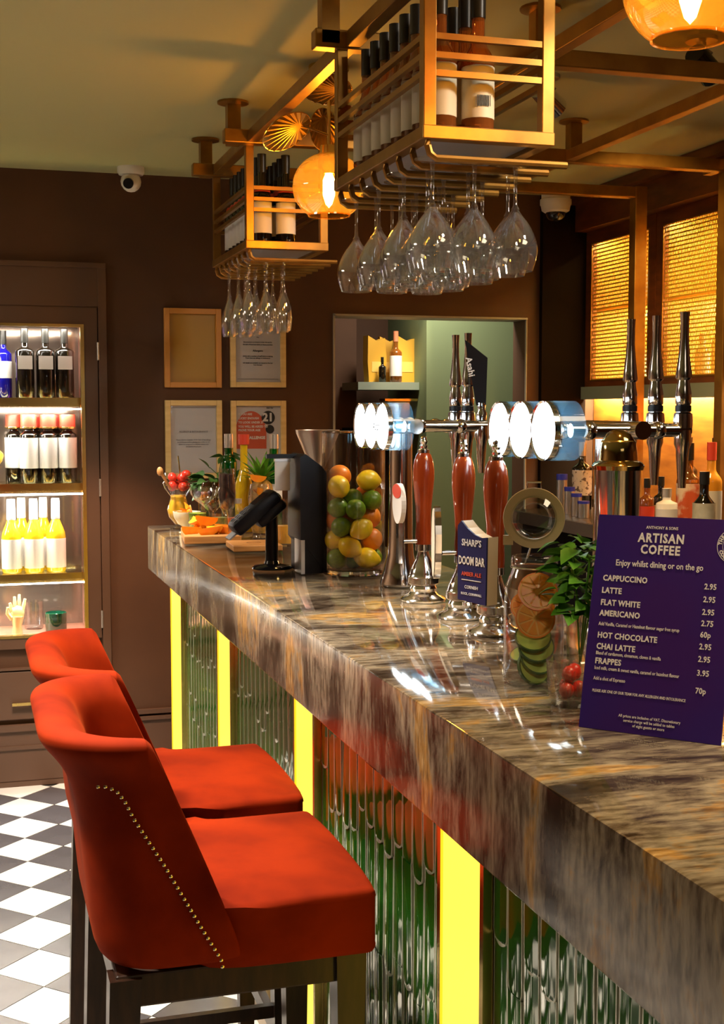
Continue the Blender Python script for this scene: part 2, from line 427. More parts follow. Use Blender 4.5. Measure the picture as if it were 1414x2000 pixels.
struct('baseboard_back', b, M_trim, 'brown skirting board with a double moulding')
# wood lining over the back bar
b = B(); b.box(2.56, 2.95, -1, 5.29, 2.275, CH-.001); b.box(2.52, 2.56, -1, 5.29, 2.39, CH-.001)
struct('trim_3', b, M_dkwood, 'dark wood soffit above the slotted cupboards')
b = B(); b.box(2.665, 2.95, 1.5, 5.29, 1.1, 1.5995)
struct('wall_splashback', b, M_wood, 'orange brown wood panel behind the back bar bottles')

# ================================================================ DISPLAY CABINET
cab = thing('display_cabinet', 'dark brown built-in display cabinet with lit glass shelves', 'cabinet', (0, 5.3, 0))
def part(b, name, mat, par, smooth=False, label=None): 
    return b.go(name, mat, par, smooth=smooth, label=label)
b = B()
b.box(-.75, .494, -.02, 0, 1.905, 2.066); b.box(.494, .526, -.025, 0, 0, 2.066); b.box(-.75, .526, -.03, 0, 2.055, 2.075)
b.box(-.75, .494, -.015, 0, 1.9, 1.91); b.box(-.75, .494, -.02, 0, 0, .02)
part(b, 'surround', M_cab, cab)
b = B(); b.box(.438, .490, -.02, .02, .585, 1.9); b.box(-.75, .438, -.02, .02, 1.835, 1.9); b.box(-.75, .438, -.02, .02, .555, .598)
d_ = part(b, 'glass_door', M_cab, cab)
b = B(); b.box(.424, .438, -.024, .01, .598, 1.835); b.box(-.75, .424, -.024, .01, 1.824, 1.835); b.box(-.75, .424, -.024, .01, .598, .609)
part(b, 'gold_beading', M_gold, d_)
b = B(); b.box(-.75, .424, -.006, -.002, .609, 1.824); part(b, 'glass_pane', M_pane, d_)
for z in (1.73, 1.19, .66):
    b = B(); b.cyl((.492, -.024, z-.035), (.492, -.024, z+.035), .005, n=8); part(b, 'hinge', M_silver, cab, True)
b = B(); b.box(-.75, .46, .30, .32, .56, 1.86); part(b, 'back_panel', P('cabinet_mirror_back', (.28, .22, .18), .12, .7), cab)
b = B(); b.box(.44, .46, .02, .30, .56, 1.86); b.box(-.75, .46, .0, .32, 1.84, 1.86); b.box(-.75, .46, 0, .32, .575, .598)
part(b, 'lining', P('pink_lit_lining', (.36, .16, .11), .5), cab)  # brown lining with the pink cabinet light put into its colour
for z in (1.545, 1.205, .845):
    b = B(); b.box(-.75, .436, .03, .29, z-.014, z); part(b, 'shelf', GL('shelf_glass', (.86, .84, .62), .10, .8), cab)
    b = B(); b.box(-.75, .436, .022, .034, z-.034, z+.002); part(b, 'shelf_edge', M_gold, cab)
b = B()
for z in (1.834, 1.505, 1.165, .808): b.box(-.74, .43, .045, .06, z-.006, z)
part(b, 'light_strip', M_ledc, cab)
for z in (1.825, 1.495, 1.155, .80):
    area('shelf_light', (-.1, 5.37, z), 1.0, 5.0, (1, .93, .82), aim=(-.1, 5.46, z-1), sy=.04)
for z0, z1, nm in ((.27, .465, 'drawer'), (.02, .24, 'plinth_panel')):
    b = B(); b.box(-.75, .486, -.018, 0, z0, z1, bev=.004)
    dr = part(b, nm, M_cab, cab)
    if nm == 'drawer':
        b = B(); b.box(.135, .215, -.038, -.030, .330, .342); b.box(.14, .148, -.03, -.018, .331, .341); b.box(.202, .210, -.03, -.018, .331, .341)
        part(b, 'handle', M_gold, dr)
b = B(); b.box(-.75, .49, -.022, 0, .47, .478); b.box(-.75, .5, -.028, 0, .225, .25); b.box(-.75, .5, -.024, 0, .15, .165)
part(b, 'moulding', M_trim, cab)

# ---- bottles
def bottle_prof(R, H, sh=.55, neck=.32, nr=.42):
    """R radius, H height; body to sh*H, neck radius nr*R from (1-neck)*H"""
    zs = sh*H; zn = (1-neck)*H
    p = [(0, 0), (R*.9, 0), (R, .02*H), (R, zs)]
    for i in range(1, 6):
        t = i/5; p.append((R+(nr*R-R)*(0.5-0.5*math.cos(PI*t)), zs+(zn-zs)*t))
    p += [(nr*R, H*.985), (nr*R*1.05, H), (0, H)]
    return p
def bottle(name, label, R, H, glass, cap, capm, lab=None, labm=None, sh=.6, neck=.3, nr=.38, cat='bottle', loc=(0, 0, 0), group=None, n=16, capr=1.12, caph=.2, fullab=True, rz=0, lab2=None):
    t = thing(name, label, cat, loc, rz, group)
    b = B(); b.lathe(bottle_prof(R, H, sh, neck, nr), n); b.go('glass_body', glass, t)
    if cap:
        b = B(); b.lathe([(0, H*1.004), (R*nr*capr, H*1.004), (R*nr*capr, H*(1-caph)), (R*nr*1.01, H*(1-caph)-.001)], n); b.go('cap', capm, t)
    if lab:
        z0, z1 = lab; b = B()
        b.lathe([(R*1.001, H*z0), (R*1.02, H*z0), (R*1.02, H*z1), (R*1.001, H*z1)], n); b.go('paper_label', labm or M_label, t)
    return t
G1 = 'dark wine bottles on the cabinet top shelf'
lb1 = ['dark wine bottle with square white label, left one of three in front on top shelf', 'dark wine bottle with pale blue label, middle of three in front on top shelf',
       'dark wine bottle with cream label, nearest the right side of the top shelf']
src = None
for i, x in enumerate((.215, .295, .370)):
    if src is None:
        src = bottle('wine_bottle', lb1[0], .037, .275, M_dkglass, True, M_cap, None, None, .68, .25, .36, loc=(x, 5.40, 1.545), group=G1)
        b = B(); b.box(-.028, .028, -.0375, -.0365, .115, .168); b.go('paper_label', M_label, src, smooth=False)
    else: dup(src, (x, 5.40, 1.545), lb1[i])
bb = bottle('wine_bottle', 'deep blue glass bottle behind and left of the top shelf wine bottles', .032, .27, GL('blue_bottle_glass', (.05, .05, .6), .08, .7, body=(.01, .01, .4), bodyf=.5), True, M_cap, (.3, .55), M_label, .65, .25, .36, loc=(.135, 5.47, 1.545), group=G1)
src.children[0]
jar_ = B(); jar_.lathe([(0, 0), (.030, 0), (.034, .01), (.034, .08), (.025, .10), (.025, .12)], 16)
jar_.go('glass_jar', M_glass, None, (.305, 5.50, 1.545), label='clear glass jar standing behind the top shelf wine bottles', cat='jar')
orb = bottle('liqueur_bottle', 'small amber liqueur bottle behind the cream labelled wine bottle', .025, .13, M_ambottle, True, M_cap, loc=(.345, 5.52, 1.545))
b = B(); b.box(-.03, .085, 0, .02, 0, .20)
pc = b.go('purple_sign', P('purple_board', (.16, .05, .45), .4), None, (-.01, 5.50, 1.60), smooth=False, label='purple board with white cross at left of cabinet top shelf', cat='sign')
b = B(); b.box(.045, .051, -.003, 0, .10, .14); b.box(.03, .066, -.003, 0, .117, .123); b.go('white_cross', M_label, pc, smooth=False)
b = B(); b.box(-.07, .12, 0, .04, 0, .055); b.go('sign_base', M_cab, pc, smooth=False); pc.location = (-.01, 5.50, 1.545)
pc.children[1].location = (0, 0, 0)
G2 = 'red capped bottles with white labels on the second shelf'
lb2 = ['red capped dark bottle with big white label, leftmost in front row of second shelf', 'red capped dark bottle with big white label, middle of second shelf front row',
       'red capped dark bottle with big white label, nearest right side of second shelf', ]
s2 = None
def red_bottle(label, loc):
    t = bottle('red_capped_bottle', label, .0365, .24, M_dkglass, False, None, (.25, .76), P('bright_label', (.9, .88, .86), .5), .80, .12, .5, loc=loc, group=G2)
    b = B(); b.lathe([(0, .275), (.031, .275), (.032, .27), (.032, .222), (.018, .218), (.018, .20)], 16); b.go('cap', M_redcap, t)
    b = B(); b.lathe([(.0325, .226), (.0335, .222), (.0325, .218)], 16); b.go('gold_band', M_gold, t)
    return t
s2 = red_bottle(lb2[0], (.225, 5.41, 1.205))
dup(s2, (.301, 5.41, 1.205), lb2[1]); dup(s2, (.377, 5.41, 1.205), lb2[2])
dup(s2, (.170, 5.48, 1.205), 'red capped dark bottle half hidden behind left end of second shelf front row')
dup(s2, (.255, 5.50, 1.205), 'red capped dark bottle in second shelf back row, behind the gap left of middle')
dup(s2, (.335, 5.50, 1.205), 'red capped dark bottle in second shelf back row, behind the gap right of middle')
b = B()
b.ball((0, 0, .04), .05, (1, .8, .85)); b.lathe([(0, .08), (.012, .08), (.006, .10), (0, .11)], 8)
for k in range(6): b.ball((.03*math.cos(k), .03*math.sin(k), .045), .022, n=8)
b.go('brass_pineapple_ornament', P('yellow_gold', (.9, .6, .05), .3, .5), None, (.075, 5.42, 1.27), label='glossy yellow fruit ornament at left edge of second shelf', cat='ornament')
b = B(); b.lathe([(0, 0), (.04, 0), (.012, .01), (.012, .055), (.05, .066), (0, .066)], 16); b.go('ornament_stand', M_gold, None, (.075, 5.42, 1.205), label='small gold stand under the yellow fruit ornament', cat='stand')
G3 = 'yellow drink bottles on the third shelf'
s3 = bottle('yellow_bottle', 'yellow drink bottle with white neck, left one in front on third shelf', .039, .295, M_yelglass, False, None, (.06, .46), P('bright_label', (.9, .88, .86), .5), .48, .22, .36, loc=(.150, 5.41, .845), group=G3)
b = B(); b.lathe([(0, .297), (.0155, .297), (.017, .285), (.018, .215), (.0145, .21)], 14); b.go('neck_wrap', P('bright_label', (.9, .88, .86), .5), s3)
dup(s3, (.237, 5.41, .845), 'yellow drink bottle with white neck, middle one in front on third shelf')
dup(s3, (.324, 5.41, .845), 'yellow drink bottle with white neck, nearest right side of third shelf')
for x, l in ((.193, 'left'), (.280, 'right')):
    dup(s3, (x, 5.50, .845), 'yellow drink bottle in third shelf back row, %s one of two' % l)
# hand ornament
hd = B(); 
hd.tube([(0, 0, 0), (0, 0, .03), (.002, 0, .07)], [.022, .018, .026], 10)
hd.ball((.002, 0, .085), .028, (1, .5, 1.1), 12)
for x, h, dx in ((-.018, .125, -.006), (-.006, .150, -.002), (.007, .158, .002), (.020, .14, .008)):
    hd.tube([(x, 0, .09), (x+dx, 0, (.09+h)/2+.005), (x+dx*1.5, -.004, h)], [.0085, .008, .0055], 8)
hd.tube([(-.020, -.005, .06), (-.037, -.010, .085), (-.036, -.012, .11)], [.010, .009, .006], 8)
hd.go('golden_hand_ornament', P('pale_gold', (.85, .62, .30), .3, .6), None, (.165, 5.40, .598), label='pale gold upright hand ornament on the cabinet bottom shelf', cat='ornament')
b = B(); b.lathe([(0, 0), (.038, 0), (.042, .006), (.043, .078), (.040, .080), (.039, .01), (0, .008)], 20)
b.go('green_tumbler', GL('dark_green_glass', (.03, .25, .12), .1, .7, body=(.01, .10, .05), bodyf=.5), None, (.318, 5.40, .598), label='dark green glass tumbler on the cabinet bottom shelf', cat='tumbler')
b = B(); b.lathe([(0, 0), (.034, 0), (.038, .006), (.040, .115), (.037, .115), (.035, .01), (0, .008)], 20)
b.go('clear_tumbler', M_glass, None, (.235, 5.50, .598), label='clear glass tumbler behind the green one on bottom shelf', cat='tumbler')

# ================================================================ PICTURES ON THE BACK WALL
def picture(x0, z1, label, kind):
    W, H = .232, .318
    t = thing('framed_notice', label, 'picture', (x0, 5.3, z1-H), group='framed notices on the brown wall')
    fm = M_frame if kind != 'amber' else P('reflection_tinted_frame', (.62, .27, .05), .45)  # orange variant carries the same painted reflection as its sheet
    for nm, bx in (('moulding', (0, .022, 0, H)), ('moulding', (W-.022, W, 0, H)), ('moulding', (.022, W-.022, 0, .022)), ('moulding', (.022, W-.022, H-.022, H))):
        b = B(); b.box(bx[0], bx[1], -.022, -.001, bx[2], bx[3], bev=.002); b.go(nm, fm, t, smooth=False)
    b = B(); b.box(.022, W-.022, -.006, -.003, .022, H-.022)
    b.go('sheet', M_paper if kind != 'amber' else P('amber_reflection', (.55, .30, .04), .35), t, smooth=False)  # amber sheet paints in the reflection on this picture's glass
    b = B(); b.box(.022, W-.022, -.0105, -.009, .022, H-.022); b.go('glass_pane', GL('picture_glass', (1, 1, 1), .04, .35), t, smooth=False)
    M = frame_mat((x0, 5.3-.0065, z1-H), (1, 0, 0), (0, 0, 1))
    if kind == 'notice':
        ln = [(.235, 'NOTICE OF LICENCE', .006), (.205, 'Fire', .005), (.185, 'the premises are licensed under the act for', .0055), (.175, 'the sale of food and drink on these premises', .0055), (.150, 'Allergens', .009),
              (.128, 'please ask a member of staff before ordering', .0055), (.120, 'if you have any allergy or intolerance', .0055), (.100, 'full details are available on request at the bar', .0055), (.092, 'from the team', .005)]
        for z, s_, sz in ln: text(s_, M, W/2, z, sz*1.25, M_ink, t, 'CENTER', .0002)
        b = B(); b.box(.03, W-.03, -.0075, -.006, .034, .035); b.go('printed_line', M_ink, t, smooth=False)
    if kind == 'plain':
        for z, s_, sz in ((.19, 'ALLERGY & INTOLERANCE', .0085), (.157, 'Please inform a member of the team of any allergy', .006), (.148, 'or intolerance before placing your order as our', .006), (.139, 'dishes are prepared in a kitchen where nuts', .006), (.130, 'and gluten are present', .006)):
            text(s_, M, W/2, z, sz*1.15, M_gree, t, 'CENTER', .0002)
        for zz in (.287,): 
            b = B(); b.box(.026, W-.026, -.0075, -.006, zz, zz+.001); b.go('printed_line', M_ink, t, smooth=False)
    if kind == 'poster':
        red = P('poster_red', (.62, .10, .04), .5); 
        mo = M @ Matrix.Translation((.085, .20, .0002))
        b = B(); b.prism([(.062*math.cos(a*PI/16), (.075 if a < 16 else .05)*math.sin(a*PI/16)) for a in range(32)], .0003, mo)
        b.prism([(x-.085, z-.20) for x, z in ((.024, .12), (.15, .12), (.15, .20), (.024, .22))], .00031, mo)
        o = b.go('red_splash', red, t, smooth=False); o.matrix_basis = Matrix.Translation((-x0, -5.3, -(z1-H)))
        b = B(); b.prism([(.028*math.cos(a*PI/16), .028*math.sin(a*PI/16)) for a in range(32)], .0003, M @ Matrix.Translation((.158, .248, .0007)))
        b.prism([(.018*math.cos(a*PI/16), .018*math.sin(a*PI/16)) for a in range(32)], .0003, M @ Matrix.Translation((.165, .20, .0007)))
        o = b.go('black_disc', M_ink, t, smooth=False); o.matrix_basis = Matrix.Translation((-x0, -5.3, -(z1-H)))
        text('21', M, .157, .248, .046, M_label, t, 'CENTER', .002, lift=.0013)
        text('Ask for', M, .165, .288, .010, M_ink, t, 'CENTER', .0002)
        for z, s_ in ((.262, 'IF YOU ARE'), (.245, 'LUCKY ENOUGH'), (.228, 'TO LOOK UNDER 21'), (.211, 'YOU WILL BE ASKED TO'), (.196, 'PROVE YOUR AGE')):
            text(s_, M, .032, z, .0125, M_label, t, 'LEFT', .0004, sx=.9, lift=.0011)
        text('CHALLENGE', M, .10, .165, .016, M_label, t, 'CENTER', .0008, lift=.0011)
    return t
picture(.755, 1.907, 'frame and sheet coloured amber by a painted-in reflection, upper left of four frames on the brown wall', 'amber')
picture(1.024, 1.909, 'pale framed typed notice, upper right frame partly behind the hanging flutes', 'notice')
picture(.755, 1.538, 'pale framed white notice with small grey text, lower left of four frames', 'plain')
picture(1.024, 1.537, 'pale framed red and white age check poster with black 21 disc', 'poster')

# ================================================================ SECURITY CAMERAS
t = thing('security_camera', 'white turret security camera where ceiling meets the left back wall', 'camera', (.615, 5.15, CH))
b = B(); b.lathe([(0, 0), (.052, 0), (.052, -.02), (.046, -.03), (0, -.03)], 20); b.go('mount', M_white, t)
b = B(); b.ball((0, 0, -.055), .040); b.go('turret', M_white, t)
b = B(); b.cyl((-.012, -.03, -.065), (-.016, -.046, -.07), .020, n=16); b.go('lens', M_gloss, t)
t = thing('security_camera', 'white dome security camera with dark bubble, on ceiling beyond hanging glasses', 'camera', (2.37, 5.08, CH))
b = B(); b.lathe([(0, 0), (.060, 0), (.060, -.05), (.066, -.055), (.066, -.075), (.062, -.080), (.058, -.10), (.045, -.108), (0, -.108)], 24); b.go('mount', M_white, t)
b = B(); b.ball((0, 0, -.108), .042, (1, 1, .9)); b.go('lens_bubble', M_gloss, t)
for x, y, l in ((1.56, 3.42, 'chrome adjustable ceiling spotlight beyond the right corner of the near rack'), (1.78, 2.97, 'small black ceiling spotlight behind the large amber globe')):
    t = thing('ceiling_spotlight', l, 'spotlight', (x, y, CH))
    b = B(); b.lathe([(0, 0), (.04, 0), (.04, -.01), (.012, -.012), (.010, -.05), (0, -.05)], 16); b.go('ceiling_plate', M_steel, t)
    b = B(); b.cyl((-.03, -.02, -.045), (.045, .02, -.085), .027, .032, 18); b.go('lamp_head', M_gloss if x > 1.6 else M_chrome, t)
    b = B(); b.tube([(0, 0, -.02), (.03, 0, -.035), (.012, .002, -.06)], .004, 6); b.go('yoke', M_steel, t)

# ================================================================ GANTRY
gt = thing('gantry', 'aged brass tube gantry hung from the ceiling, carrying two bottle racks', 'gantry', (0, 0, 0))
TB = .040
X0 = .825; XR = 2.425
beamY = (2.84, 3.90, 4.47)
xend = (2.95, 2.44, XR)
ZB = 2.31
for i, y in enumerate(beamY):
    b = B(); b.box(X0-.085, xend[i]+TB/2, y-TB/2, y+TB/2, ZB-TB/2, ZB+TB/2, bev=.003); b.go('cross_beam', M_brass, gt, smooth=False)
for x, y0, y1 in ((X0, 1.0, 4.47), (1.28, .8, 3.90), (1.86, 2.84, 4.47), (2.42, 2.2, 4.0)):
    b = B(); b.box(x-TB*.4, x+TB*.4, y0, y1-.012, ZB-TB*.42, ZB+TB*.42, bev=.002); b.go('long_beam', M_brass, gt, smooth=False)
for x, y in ((2.45, 3.90), (XR, 4.47)):
    b = B(); b.box(x-.024, x+.024, y-.024, y+.024, 1.101, ZB+.0215, bev=.002); b.go('post', M_brass, gt, smooth=False)
for x, y in ((X0-.05, 2.84), (1.29, 2.86), (X0-.04, 3.98), (1.89, 3.92), (.80, 4.55), (2.3, 2.84)):
    b = B(); b.box(x-.02, x+.02, y-.02, y+.02, ZB-.01, CH-.006); st = b.go('hanger', M_brass, gt, smooth=False)
    b = B(); b.lathe([(0, 0), (.048, 0), (.048, -.006), (.03, -.010), (0, -.010)], 16, at=(x, y, CH-.0005)); b.go('ceiling_flange', M_brass, st)
def rack(y0, y1, label, dx=0.):
    x0, x1 = X0-.012+dx, X0+.245+dx; z0 = 2.0; r = .0125
    t = thing('bottle_rack', label, 'rack', (0, 0, 0), group='bottle racks hung under the brass gantry')
    for x in (x0+r, x1-r):
        for y in (y0+r, y1-r):
            b = B(); b.box(x-r, x+r, y-r, y+r, z0, ZB-.005, bev=.002); b.go('post', M_brass, t, smooth=False)
    b = B()
    e_ = .0012
    b.box(x0-e_, x1+e_, y0-e_, y0+2*r, z0-.013, z0+.012, bev=.002); b.box(x0-e_, x1+e_, y1-2*r, y1+e_, z0-.013, z0+.012, bev=.002)
    b.box(x0-e_*.5, x0+2*r, y0+.01, y1-.01, z0-.0125, z0+.0115, bev=.002); b.box(x1-2*r, x1+e_*.5, y0+.01, y1-.01, z0-.0125, z0+.0115, bev=.002)
    b.go('bottom_frame', M_brass, t, smooth=False)
    for z in (2.105, 2.137, 2.17):
        b = B(); q = .0055
        b.box(x0+.004, x1-.004, y0+.002, y0+.002+2*q, z-q, z+q); b.box(x0+.004, x1-.004, y1-.013, y1-.002, z-q, z+q)
        b.box(x0+.0015, x0+.0015+2*q, y0+.004, y1-.004, z-q, z+q); b.box(x1-2*q-.0015, x1-.0015, y0+.004, y1-.004, z-q, z+q); b.go('guard_rail', M_brass, t, smooth=False)
    b = B(); b.box(x0+.02, x1-.02, y0+.02, y1-.02, z0-.004, z0+.004); b.go('tray', P('pale_grey_tray', (.55, .55, .58), .45), t, smooth=False)
    n = 8; pitch = (y1-y0-.02)/(n-1)
    for k in range(n):
        y = y0+.010+k*pitch; zz = 1.955
        pts = [(x0+.012, y, z0-.005), (x0+.012, y, zz+.022), (x0+.016, y, zz+.008), (x0+.028, y, zz), (x1-.01, y, zz), (x1+.03, y, zz)]
        b = B(); b.tube(pts, .007, 8); b.go('glass_rail', M_brass, t)
    return t
R1 = (2.26, 2.86); R2 = (3.93, 4.50)
rack(*R1, 'nearer brass bottle rack with rose wine bottles and large hanging glasses', -.020)
rack(*R2, 'farther brass bottle rack near the back wall, holding dark wine bottles')
# bottles in the racks
def rack_bottle(glass, capm, labm, label, group, loc):
    t = thing('wine_bottle', label, 'bottle', loc, 0, group)
    R, H = .0305, .275
    b = B(); b.lathe(bottle_prof(R, H, .50, .32, .40), 14); b.go('glass_body', glass, t)
    b = B(); b.lathe([(0, H+.001), (R*.46, H+.001), (R*.46, H*.80), (R*.40, H*.80)], 12); b.go('cap', capm, t)
    b = B(); b.lathe([(R*1.0, .035), (R*1.02, .035), (R*1.02, .13), (R*1.0, .13)], 14); b.go('paper_label', labm, t)
    return t
ga = 'pale labelled wine bottles packed in the nearer rack'
gb = 'dark wine bottles packed in the farther rack'
la = rack_bottle(M_rose, M_cap, P('cream_rack_label', (.66, .60, .45), .55), 'amber pink wine bottle with barcode label, left of two at front of nearer rack', ga, (X0+.023, R1[0]+.065, 2.0045))
lr = dup(la, (X0+.098, R1[0]+.065, 2.0045), 'amber pink wine bottle, right of the two at the front of nearer rack')
b = B()
for k in range(10): b.box(-.014+k*.0028, -.014+k*.0028+.0014, -.0325, -.0315, .055, .075)
b.go('barcode', M_ink, lr, smooth=False)
lc = rack_bottle(M_ambottle, M_cap, P('cream_rack_label', (.66, .60, .45), .55), 'x', ga, (0, 0, 0))
for k in range(1, 8):
    for j, x in enumerate((X0+.023, X0+.098)):
        loc = (x, R1[0]+.065+k*.066, 2.0045)
        side = 'left' if j == 0 else 'right'
        lab = 'dark capped amber wine bottle in the %s file of nearer rack, %s' % (side, ['', 'second from the front', 'third from the front', 'fourth from the front', 'fifth from the front', 'sixth from the front', 'seventh from the front', 'at the back end'][k])
        if k == 1 and j == 0: lc.location = loc; lc['label'] = lab
        else: dup(lc, loc, lab)
ld = None
names = ['at the front', 'second from the front', 'third from the front', 'fourth from the front', 'fifth from the front', 'sixth from the front', 'seventh from the front', 'at the back end']
for k in range(8):
    for j, x in enumerate((X0+.050, X0+.125)):
        loc = (x, R2[0]+.060+k*.064, 2.0045)
        lab = 'black wine bottle with white label in %s file of farther rack, %s' % ('left' if j == 0 else 'right', names[k])
        if ld is None:
            ld = rack_bottle(M_dkglass, M_cap, M_label, lab, gb, loc)
            b = B(); b.lathe([(.0215, .178), (.0245, .172), (.0275, .160), (.0255, .160)], 12); b.go('red_collar', M_redcap, ld)
        else: dup(ld, loc, lab)
# hanging glasses
def hang_glass(R, H, label, loc, group, stem=.42, foot=.034):
    """upside-down glass hanging by its foot; local z=0 is the underside of the foot"""
    t = thing('wine_glass', label, 'glass', loc, 0, group)
    hs = H*stem; hb = H-hs
    b = B(); b.lathe([(0, .006), (foot, .003), (foot, 0.0015), (.006, -.002), (.0038, -.012), (.0034, -hs*.6), (.0042, -hs+.008), (.008, -hs+.001)], 16); b.go('stem_and_foot', M_wine, t)
    b = B(); pr = []
    for i in range(11):
        a = i/10
        rr = R*min(1, math.sin(min(a*1.45, 1)*PI/2)**.75) if a < .69 else R*(1-.22*((a-.69)/.31)**1.3)
        pr.append((max(rr, .006), -hs-hb*a))
    pi_ = [(max(r-.0016, .004), z) for r, z in reversed(pr)]
    b.lathe(pr+pi_[:-1]+[(.004, -hs-.004), (0, -hs-.004)], 24); b.go('bowl', M_wine, t)
    return t
gg = 'large wine glasses hanging from the nearer rack'
g0 = None; pitch = (R1[1]-R1[0]-.02)/7
rown = ['front row', 'second row', 'third row', 'fourth row', 'fifth row', 'sixth row', 'back row']
for k in range(7):
    for j in range(3):
        loc = (X0+.004+j*.083+(.020 if k % 2 else 0), R1[0]+.010+(k+.5)*pitch, 1.9585)
        lab = 'large upside-down wine glass in %s of nearer rack, %s' % (rown[k], ['nearest the customers', 'in the middle', 'on bar staff side'][j])
        if g0 is None: g0 = hang_glass(.0430, .198, lab, loc, gg)
        else:
            g = dup(g0, loc, lab); g.rotation_euler = (0, 0, random.random()*6)
            if k*3+j in (2,): g.rotation_euler = (0, .0, 0)
gf = 'slim glasses hanging from the farther rack'
g1 = None; pitch = (R2[1]-R2[0]-.02)/7
for k in range(6):
    for j in range(3 if k < 3 else 2):
        loc = (X0+.006+j*.055+(.012 if k % 2 else 0), R2[0]+.010+(k+.5)*pitch, 1.9585)
        lab = 'slim upside-down glass in %s of farther rack, %s' % (rown[k], ['nearest the customers', 'second across', 'third across'][j])
        if g1 is None: g1 = hang_glass(.0255, .215, lab, loc, gf, stem=.42, foot=.026)
        else: dup(g1, loc, lab)

# ================================================================ PENDANT LAMPS
def pendant(x, y, zc, label, flip=0):
    t = thing('pendant_lamp', label, 'lamp', (x, y, 0), flip, 'amber globe pendants over the bar')
    b = B(); b.lathe([(0, CH), (.055, CH), (.055, CH-.012), (.012, CH-.02), (0, CH-.02)], 20); b.go('ceiling_rose', M_gold, t)
    b = B(); b.cyl((0, 0, CH-.01), (0, 0, zc+.085), .005, n=10); b.go('stem', M_gold, t)
    b = B(); b.cyl((0, 0, zc+.065), (0, 0, zc+.11), .030, .024, 16); b.cyl((0, 0, zc+.035), (0, 0, zc+.07), .017, n=12); b.go('lamp_holder', M_gold, t)
    R = .100; pr = []
    for i in range(0, 17):
        a = math.radians(14+i*(146-14)/16); pr.append((R*math.sin(a), zc+R*.92*math.cos(a)))
    b = B(); b.lathe(pr, 36); b.go('amber_globe', M_amber, t)
    re_ = pr[-1]
    b = B(); b.lathe([(re_[0]-.0015, re_[1]), (re_[0]+.002, re_[1]+.002), (re_[0]+.002, re_[1]-.003), (re_[0]-.0015, re_[1]-.002)], 36); b.go('globe_rim', M_amber, t)
    b = B(); b.lathe([(0, zc+.036), (.010, zc+.034), (.0165, zc+.018), (.0165, zc-.022), (.009, zc-.046), (0, zc-.056)], 14); b.go('filament_bulb', M_fil, t)
    # fan leaves: thin ribbed discs on short arms
    for k, (c, ax, nn, r) in enumerate((((-.125, -.03, zc+.135), (-.90, -.1, -.42), (-.35, -.55, -.75), .055), ((.0, .055, zc+.165), (.1, .2, -1), (.15, -.95, .1), .042), ((-.015, -.03, zc+.255), (-1, .1, .12), (0, -.62, -.78), .052))):
        c = Vector(c); zf = c.z
        ax = Vector(ax).normalized(); nv = Vector(nn); nv = (nv-ax*nv.dot(ax)).normalized(); sv = nv.cross(ax)
        M = Matrix((ax, sv, nv)).transposed().to_4x4(); M.translation = c
        b = B(); n = 40; ri = .010; prev = []
        vs_o = [b.bm.verts.new(M @ Vector((r*1.35*math.cos(2*PI*i/n), r*math.sin(2*PI*i/n), .0035*(-1)**i))) for i in range(n)]
        vs_i = [b.bm.verts.new(M @ Vector((-r*.6+ri*math.cos(2*PI*i/n), ri*math.sin(2*PI*i/n), .0))) for i in range(n)]
        for i in range(n):
            j = (i+1) % n; b.bm.faces.new([vs_i[i], vs_i[j], vs_o[j], vs_o[i]])
        b.bm.faces.new(vs_i[::-1])
        lf = b.go('fan_leaf', P('dark_gold_leaf', (.40, .24, .06), .35, .9), t, smooth=False)
        b = B(); b.tube([M @ Vector((r*1.35*math.cos(2*PI*i/n), r*math.sin(2*PI*i/n), 0)) for i in range(n)], .0016, 6, closed=True)
        b.tube([(0, 0, zf+.004), tuple(M @ Vector((-r*.9, 0, .004)))], .003, 6); b.go('leaf_wire', M_gold, lf)
    return t
pendant(.955, 3.5, 2.107, 'amber glass globe pendant hanging between the two bottle racks')
pendant(1.035, 1.76, 2.125, 'large near amber globe pendant cut off by the top right corner', 1.0)

# ================================================================ BAR COUNTER
bar = thing('bar_counter', 'long bar counter with streaked stone top, green tiles and gold strips', 'bar counter', (0, 0, 0))
BY0, BY1 = -.6, 4.513
b = B(); b.box(.580, 1.16, BY0, BY1, .95, 1.10, bev=.003)
wt_ = b.go('worktop', M_stone, bar)
M_stone2 = M_stone.copy(); M_stone2.name = 'honed_granite_edge'; q_ = M_stone2.node_tree.nodes['Principled BSDF']
q_.inputs['Roughness'].default_value = .22; q_.inputs['Coat Weight'].default_value = .08
wt_.data.materials.append(M_stone2)
for p_ in wt_.data.polygons:
    if p_.normal.x < -.9 and p_.area > .1: p_.material_index = 1
XP = .665
b = B(); b.box(XP+.01, 1.12, BY0+.02, 4.453, 0, .949); b.go('carcass', M_dark, bar, smooth=False)
b = B(); b.box(XP-.02, XP+.02, BY0, 4.455, 0, .10); b.go('kick_plate', P('dark_gold_kick', (.25, .16, .06), .3, .8), bar, smooth=False)
